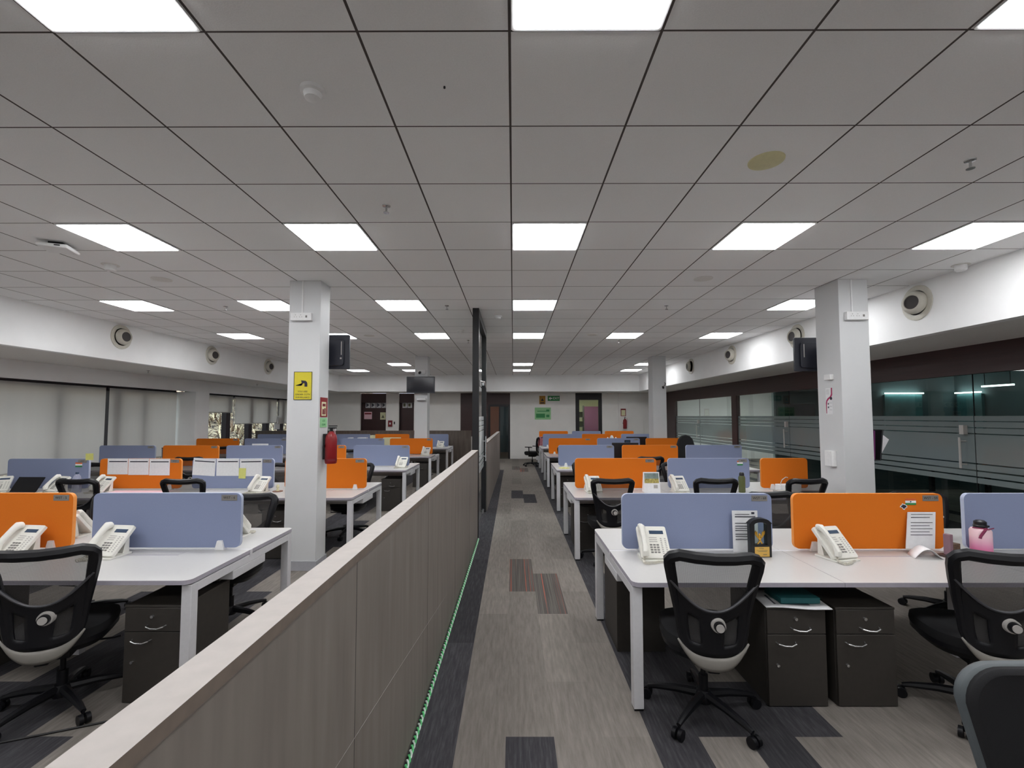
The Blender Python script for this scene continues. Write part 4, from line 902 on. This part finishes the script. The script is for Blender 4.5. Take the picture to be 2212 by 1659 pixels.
inner=[(-.042,.082),(.042,.082),(.042,.215)]+[(.042*math.cos(t),.215+.015*math.sin(t)) for t in [PI*i/8 for i in range(1,8)]]+[(-.042,.215)]
b=MB(); b.box(-.072,.072,-.02,.02,0,.082); b.box(-.072,-.042,-.02,.02,.082,.222); b.box(.042,.072,-.02,.02,.082,.222)
top=[(.072,.222)]+[(.072*math.cos(t),.222+.036*math.sin(t)) for t in [PI*i/10 for i in range(1,10)]]+[(-.072,.222),(-.042,.215)]+[(-.042*math.cos(t),.215+.015*math.sin(t)) for t in [PI*i/8 for i in range(1,8)]]+[(.042,.215)]
b.prism(top,-.02,.02,XZ); obj('frame',b,M['black'],r,bev=.002)
obj('glass_panel',MB().box(-.042,.042,.004,.007,.082,.222),M['glass'],r)
def wing(s): return [(s*.006,.115),(s*.02,.13),(s*.034,.15),(s*.041,.168),(s*.035,.172),(s*.031,.162),(s*.028,.176),(s*.024,.16),(s*.018,.168),(s*.012,.14),(s*.004,.135)]
b=MB(); b.prism(wing(1),-.006,-.001,XZ); b.prism(wing(-1),-.006,-.001,XZ); b.lathe([(0,-.022),(.008,-.014),(.01,0),(.006,.016),(.007,.024),(0,.032)],c=(0,-.003,.125),n=12)
b.prism([(-.004,.108),(-.02,.084),(-.012,.082),(.002,.1),(.012,.083),(.02,.086),(.006,.11)],-.006,-.001,XZ); obj('eagle',b,M['gold'],r,smooth=False)
pl=obj('plaque',MB().box(-.046,.054,-.0225,-.02,.006,.07),M['goldP'],r,bev=.0005)
lettering('LONG SERVICE AWARD'[0:0]+'AWARD',.009,M['oliv'],pl,(0,-.0228,.06)); obj('engraved_lines',MB().box(-.035,.04,-.0232,-.0225,.046,.048).box(-.025,.035,-.0232,-.0225,.039,.041).box(.01,.035,-.0232,-.0225,.018,.022),M['oliv'],pl)
# orange screen stickers
y=yR1-.0145
r=thing('flag_sticker','small tricolour flag sticker on the nearest orange screen','sticker',(2.79,y,1.06))
obj('band',MB().box(-.037,.037,-.002,0,.008,.022),M['saff'],r,label='saffron band'); obj('band',MB().box(-.037,.037,-.002,0,-.008,.008),M['white'],r,label='white band'); obj('band',MB().box(-.037,.037,-.002,0,-.022,-.008),M['green'],r,label='green band'); obj('wheel',MB().cyl((0,-.0025,0),(0,-.001,0),.005,n=14),M['lcd'],r)
r=thing('die_cut_sticker','small black and white die-cut sticker on the nearest orange screen','sticker',(2.74,y,1.028))
S=[(-.024,-.004),(-.018,.006),(-.012,.008),(-.008,.018),(0,.014),(.012,.012),(.022,.002),(.02,-.008),(.01,-.01),(.006,-.02),(-.004,-.018),(-.01,-.008)]
obj('outline',MB().prism([(a*1.15,b_*1.2) for a,b_ in S],-.0012,0,XZ),M['white'],r); obj('ink_shape',MB().prism([(a*.85,b_*.8) for a,b_ in S],-.002,-.0012,XZ),M['inkD'],r)
r=thing('sign_holder','printed white form leaning against the nearest orange screen','paper',(2.84,yR1-.07,HD),0)
obj('sheet',MB().prism([(-.14,.03),(.06,.03),(.115,.27),(-.08,.27)],-.002,.002,lambda a,b_,t:(a,t+.18*b_,b_)),M['paper'],r)
b=MB()
for i,z in enumerate((.255,.235,.2,.18,.16,.14,.12)):
    o=.22*(z-.03)-.13+.02; b.prism([(o,z-.0015*(2 if i==1 else 1)),(o+.15-(.02 if i%2 else 0),z-.0015),(o+.15-(.02 if i%2 else 0),z+.0015),(o,z+.0015)],-.004,-.002,lambda a,b_,t:(a,t+.18*b_,b_))
obj('printed_lines',b,M['inkD'],r)
cp=MB(); cp.grid(14,2,lambda u,v:(2.65+.175*u+.04*v,3.12+.11*v-.02*u,HD+.002+.06*math.sin(PI*min(1,u*1.05))**1.0+.0*v)); tag(obj('curled_sheet',cp,M['paper'],solid=.001,smooth=True),'curled blank white sheet on the nearest right bench before the form','paper')
r=thing('craft_box','small patterned brown craft box behind the curled sheet','box',(2.93,3.17,HD),.3)
obj('tray',MB().box(-.06,.1,-.04,.05,0,.012),mat('dark_wood',srgb(60,40,34),.5),r,bev=.002); obj('tower',MB().box(-.03,.0,-.02,.02,.012,.15),mat('mauve_card',srgb(130,100,110),.7),r,bev=.002); obj('box',MB().box(.005,.07,-.02,.035,.012,.085),mat('carved_brown',srgb(92,72,54),.6,noise=.5,ns=90),r,bev=.002)
r=thing('sunglasses_case','flat dark case lying on the bench before the pink bottle','case',(3.13,3.13,HD),.1); obj('case',MB().prism(rrect(-.09,.06,-.018,.018,.017),0,.02,XY),mat('brown_leather',srgb(60,36,32),.5),r,bev=.004); obj('clasp',MB().box(-.04,-.01,-.01,.01,.02,.022),M['gold'],r)
r=thing('water_bottle','pink gradient water bottle with black cap on the nearest right bench','bottle',(3.17,3.2,HD))
bt=bpy.data.materials.new('pink_gradient_paint'); bt.use_nodes=True; nt=bt.node_tree; N=nt.nodes.new; Lk=nt.links.new; tc=N('ShaderNodeTexCoord'); se=N('ShaderNodeSeparateXYZ'); rp=N('ShaderNodeValToRGB'); mr=N('ShaderNodeMapRange'); mr.inputs['From Max'].default_value=.18
Lk(tc.outputs['Object'],se.inputs[0]); Lk(se.outputs[2],mr.inputs[0]); Lk(mr.outputs[0],rp.inputs[0]); Lk(rp.outputs[0],nt.nodes['Principled BSDF'].inputs['Base Color']); nt.nodes['Principled BSDF'].inputs['Roughness'].default_value=.4
e=rp.color_ramp.elements; e[0].position=.1; e[0].color=srgb(222,80,150); e[1].position=.75; e[1].color=srgb(240,206,214); x=e.new(.4); x.color=srgb(228,150,186)
obj('body',MB().lathe([(0,0),(.055,0),(.058,.006),(.058,.165),(.05,.18),(.03,.186),(0,.186)],n=28),bt,r,smooth=True)
obj('cap',MB().lathe([(0,.184),(.036,.184),(.038,.2),(.034,.205),(.034,.225),(.022,.235),(0,.236)],n=20).box(-.02,.05,-.014,.014,.19,.2),M['black'],r,smooth=True)
obj('lanyard',MB().tube([(.0,-.04,.185),(-.03,-.055,.17),(-.055,-.055,.14),(-.06,-.055,.125)],.008,6).tube([(-.055,0,.186),(0,-.055,.184),(.07,-.02,.184)],.004,5),mat('maroon_cord',srgb(120,30,70),.7),r,smooth=True)
# books on pedestal
r=thing('newspaper','folded newspaper hanging over the pedestal under the books','newspaper',(1.62,2.745,.557),-.1); obj('sheets',MB().grid(8,4,lambda u,v:(-.16+.36*u,-.02+.26*v,.004+.003*math.sin(u*7)-.0*v)),M['paper'],r,solid=.005,smooth=True); obj('print',MB().box(-.1,.1,.02,.16,.0085,.0092),M['ink'],r)
box_thing('book','dark teal book lying on the newspaper, on the pedestal','book',1.56,1.79,2.77,2.95,.568,.602,M['teal'])
# ------------------------------------------------------------------ second right bench clutter
y2=YF[1]
r=thing('desk_calendar','white tent calendar with landscape photo on the second right bench','calendar',(1.72,y2+.42,HD))
obj('card',MB().prism([(-.05,0),(.05,0),(.003,.245),(-.003,.245)],-.1,.1,YZ),M['paper'],r)
b=MB(); pic=lambda a,b_,t:(a,-.05+.047*b_/.245-.001-t,b_)
obj('sky_photo',MB().prism([(-.088,.165),(.088,.165),(.088,.232),(-.088,.232)],0,.001,pic),mat('calendar_sky',srgb(124,140,136),.6,noise=.3,ns=20),r); obj('meadow_photo',MB().prism([(-.088,.112),(.088,.112),(.088,.165),(-.088,.165)],0,.001,pic),mat('calendar_meadow',srgb(176,160,90),.6,noise=.5,ns=60),r); obj('date_grid',MB().prism([(.02,.05),(.07,.05),(.07,.09),(.02,.09)],0,.001,pic),M['greyP'],r)
r=thing('water_bottle','olive green plastic bottle beside the second blue screen on the right','bottle',(2.83,y2+.38,HD)); obj('body',MB().lathe([(0,0),(.037,0),(.04,.01),(.04,.18),(.03,.205),(0,.205)],n=20),M['bottleG'],r,smooth=True); obj('cap',MB().lathe([(0,.203),(.028,.203),(.03,.225),(.02,.245),(0,.247)],n=16),M['black'],r,smooth=True)
r=thing('flag_sticker','tricolour flag sticker on the second right bench blue screen','sticker',(2.93,y2+.62,1.055)); 
for i,m in enumerate(('green','white','saff')): obj('band',MB().box(-.036,.036,-.002,0,-.03+.02*i,-.01+.02*i),M[m],r,label='%s band'%('green','white','saffron')[i])
r=thing('cable_box','white cable box with cord on the second right bench by the pillar','box',(3.42,y2+.45,HD),.15)
obj('body',MB().box(-.12,.17,-.05,.05,0,.09),M['white'],r,bev=.004); obj('cord',MB().tube([(-.1,-.02,.09),(-.08,-.03,.15),(-.02,-.02,.18),(.02,0,.17)],.005,6),M['wire'],r,smooth=True)
box_thing('paper_tray','grey tray on the second right bench beside the orange screen','tray',3.2,3.44,y2+.2,y2+.36,HD,HD+.035,M['greyP'])
tag(obj('loose_sheet',MB().box(2.86,3.1,y2+.78,y2+.98,HD,HD+.004),M['paper']),'loose white papers on the far side of the second right bench','paper')
# further benches on the right
r=thing('doily','round yellow and white doily on the third right bench at the aisle end','cloth',(.93,YF[2]+.33,HD)); obj('ring',MB().lathe([(.0,.001),(.05,.006),(.075,.002),(.09,.007),(.11,.001)],n=24),mat('yellow_crochet',srgb(206,200,120),.9,noise=.4,ns=40),r,smooth=True)
def frame(x,y,z,w,h,m,label):
    r=thing('photo_frame',label,'picture frame',(x,y,z)); obj('frame',MB().prism([(-.0,0),(.02,0),(.03,h),(.015,h)],-w/2,w/2,YZ),M['black'],r); obj('picture',MB().prism([(-.002,.02),(0,.02),(.013,h-.02),(.011,h-.02)],-w/2+.02,w/2-.02,YZ),m,r)
frame(2.78,YF[3]+.42,HD,.14,.36,M['lcd'],'black upright photo frame on the fourth right bench, left one'); frame(2.98,YF[3]+.42,HD,.11,.28,M['redD'],'smaller dark photo frame on the fourth right bench, right one')
def monitor(x,y,rz,label,h=.5):
    r=thing('computer_monitor',label,'monitor',(x,y,HD),rz); obj('screen_panel',MB().box(-.26,.26,-.015,.015,h-.33,h),M['black'],r,bev=.004); obj('screen',MB().box(-.25,.25,-.018,-.015,h-.32,h-.01),M['screenOff'],r); obj('stand',MB().box(-.025,.025,.0,.03,.01,h-.2).box(-.11,.11,-.08,.1,0,.012),M['black'],r,bev=.003)
monitor(2.2,YF[2]+1.0,PI,'black monitor behind the third right bench blue screen',.42); monitor(3.15,YF[3]+1.0,PI,'black monitor on the fourth right bench by the photo frames',.415)
r=thing('white_plush','white crumpled plush lump on the fifth right bench','toy',(2.95,YF[4]+.3,HD)); obj('body',MB().lathe([(0,0),(.09,.02),(.1,.1),(.06,.2),(.07,.28),(.03,.36),(0,.37)],n=14),M['white'],r,smooth=True); obj('arm',MB().lathe([(0,0),(.05,.05),(.05,.14),(0,.2)],c=(.12,0,.12),n=12).lathe([(0,0),(.05,.05),(.05,.14),(0,.2)],c=(-.12,0,.12),n=12).box(-.12,.12,-.02,.02,.2,.24),M['white'],r,smooth=True)
tag(obj('paper_stack',MB().box(2.9,3.1,YF[1]+1.05,YF[1]+1.2,HD+.0003,HD+.03),M['paper'],bev=.002),'stack of paper at the rear edge of the second right bench','paper')
# ------------------------------------------------------------------ left benches clutter
def sheet(x0,x1,y,z0,z1,label,rot=0,m=None,head=True):
    r=thing('pinned_sheet',label,'paper',((x0+x1)/2,y,z1)); w=(x1-x0)/2; h=z1-z0
    obj('sheet',MB().box(-w,w,-.002,0,-h,0),m or M['paper'],r)
    if head: obj('header_bar',MB().box(-w+.02,w-.015,-.003,-.002,-.045,-.032),M['inkD'],r)
    r.rotation_euler=(0,rot,0); return r
yp=YF[1]+.635-.0155
for i in range(3): sheet(-5.255+.272*i,-4.99+.272*i,yp-.001*i,.905-.006*i+.01,1.12-.002*i,'white form with dark header on the second left bench orange screen, %s one'%['left','middle','right'][i],m=M['pinkL'] if False else M['paper'])
for i in range(3): sheet(-4.14+.30*i,-3.85+.30*i,yp-.001*i,.90-.004*i,1.12-.002*i,'white form with dark header on the second left bench blue screen, %s one'%['left','middle','right'][i],rot=(.06,0,-.02)[i])
sheet(-3.545,-3.455,yp-.004,.862,.995,'yellow sticky note at the lower edge of the blue-screen forms',.03,M['yel'],False)
sheet(-5.545,-5.445,yp-.001,1.1,1.185,'yellow sticky note standing above the blue screen by the orange screen',-.02,M['yel'],False)
r=thing('flag_sticker','tricolour flag sticker on the blue screen of the second left bench','sticker',(-5.63,yp,1.04))
for i,m in enumerate(('green','white','saff')): obj('band',MB().box(-.044,.044,-.002,0,-.03+.02*i,-.01+.02*i),M[m],r,label='%s band'%('green','white','saffron')[i])
r=thing('water_bottle','clear bottle with blue cap beside the phone on the second left bench','bottle',(-5.44,YF[1]+.4,HD)); obj('body',MB().lathe([(0,0),(.045,0),(.048,.01),(.045,.1),(.047,.15),(.035,.2),(.014,.23),(0,.23)],n=20),M['bottleC'],r,smooth=True); obj('cap',MB().lathe([(0,.228),(.017,.228),(.017,.25),(0,.25)],n=14),M['lcd'],r,smooth=True)
r=thing('laptop','open black laptop at the left edge on the second left bench','laptop',(-6.06,YF[1]+.22,HD),-.05); obj('base',MB().box(-.17,.17,-.12,.12,0,.016),M['black'],r,bev=.003)
obj('lid',MB().prism([(.12,.016),(.13,.016),(.235,.18),(.225,.185)],-.17,.17,YZ),M['black'],r); obj('keyboard',MB().box(-.14,.14,-.04,.08,.016,.018),M['chairB'],r); 
r=thing('figurine','tiny cream figurine on a brown disc at the end of the second left bench','figurine',(-2.96,YF[1]+.46,HD)); obj('disc',MB().lathe([(0,0),(.06,0),(.06,.008),(0,.008)],n=20),mat('brown_disc',srgb(130,90,70),.6),r); obj('figure',MB().lathe([(0,.008),(.02,.01),(.012,.04),(.02,.06),(.012,.085),(0,.09)],n=12),M['cream'],r,smooth=True)
tag(obj('desk_mat',MB().prism(rrect(-5.05,-4.3,YF[1]+.3,YF[1]+.5,.01,2),HD+.0013,HD+.006,XY),M['pinkL']),'pale pinkish mat lying before the papered orange screen','mat')
sheet(-4.97,-4.66,YF[2]+.70,HD,1.145,'white card with small logo leaning between third left bench screens',0,None,False)
r=thing('steel_tumbler','small steel tumbler on the third left bench near the windows','cup',(-6.72,YF[2]+.8,HD)); obj('cup',MB().lathe([(0,0),(.035,0),(.04,.33),(.036,.33),(.03,.02),(0,.02)],n=18),M['chrome'],r,smooth=True); obj('lid',MB().lathe([(.041,.33),(.041,.345),(0,.345)],n=18),M['black'],r)
tag(obj('paper_stack',MB().box(-6.62,-6.2,YF[2]+.7,YF[2]+.9,HD,HD+.385),M['paper'],bev=.003),'white box file showing just above the third left bench screens','box')
for i,(x,w,h,m) in enumerate(((-4.2,.1,.2,'white'),(-3.95,.22,.2,'white'),(-3.63,.09,.26,'cream'),(-3.3,.42,.2,'cream'))):
    box_thing('desk_box','pale box behind the fourth left bench screens, %s from the left'%ORD[i],'box',x,x+w,YF[3]+.9,YF[3]+1.05,HD,HD+.2+h,M[m],group='pale boxes on the fourth left bench')
tag(obj('paper_roll',MB().cyl((-6.1,YF[3]+.8,HD+.04),(-5.8,YF[3]+.8,HD+.04),.04),M['white']),'white paper roll on the fourth left bench','paper roll')
r=thing('file_tray','grey wire file tray above the fourth left bench screens','tray',(-5.6,YF[3]+.85,HD)); obj('trays',MB().box(-.16,.16,-.12,.12,.1,.11).box(-.16,.16,-.12,.12,.25,.26).box(-.16,.16,-.12,.12,.4,.41),M['greyP'],r); obj('posts',MB().box(-.16,-.15,-.12,-.11,0,.42).box(.15,.16,-.12,-.11,0,.42).box(-.16,-.15,.11,.12,0,.42).box(.15,.16,.11,.12,0,.42),M['greyP'],r)
# cables
tag(obj('floor_cable',MB().tube([(-3.3,2.18,.006),(-2.9,2.33,.006),(-2.613,2.444,.006),(-2.4,2.53,.006),(-2.187,2.62,.006),(-1.7,2.78,.006),(-1.1,2.9,.006)],.006,6),M['wireD'],smooth=True),'black cable lying across the carpet at the lower left','cable')
tag(obj('desk_cable',MB().tube([(-2.95,YF[2]+.12,HD+.004),(-2.93,YF[2]+.3,HD+.02),(-2.85,YF[2]+.36,HD+.05),(-2.8,YF[2]+.4,HD+.004)],.004,6),M['wireD'],smooth=True),'thin black cable standing up on the third left bench','cable')
# exterior light, camera
w=bpy.data.worlds.new('World'); bpy.context.scene.world=w; w.use_nodes=True; bg=w.node_tree.nodes['Background']; bg.inputs[0].default_value=(.82,.88,.98,1); bg.inputs[1].default_value=1.9
s=bpy.data.lights.new('sun','SUN'); s.energy=5; s.angle=.01; s.color=(1,.93,.82); so=bpy.data.objects.new('sun',s); C.objects.link(so)
so.rotation_euler=Vector((.62,-.25,1)).to_track_quat('Z','Y').to_euler()
cam=bpy.data.cameras.new('camera'); co=bpy.data.objects.new('camera',cam); C.objects.link(co); bpy.context.scene.camera=co
cam.sensor_fit='HORIZONTAL'; cam.sensor_width=36; cam.lens=36*1001.96/2212; cam.shift_y=17.04/2212; cam.clip_start=.05; cam.clip_end=200
p_,y_,r_=.0523,.0024,-.0010
fwd=Vector((-math.sin(y_)*math.cos(p_),math.cos(y_)*math.cos(p_),math.sin(p_))); right=Vector((math.cos(y_),math.sin(y_),0)); up=right.cross(fwd)
r2=right*math.cos(r_)+up*math.sin(r_); u2=-right*math.sin(r_)+up*math.cos(r_)
mw=Matrix((r2,u2,-fwd)).transposed().to_4x4(); mw.translation=(0,0,1.663); co.matrix_world=mw
sc=bpy.context.scene; sc.view_settings.view_transform='Standard'; sc.view_settings.look='None'; sc.view_settings.gamma=1; sc.view_settings.use_curve_mapping=False; sc.view_settings.exposure=0
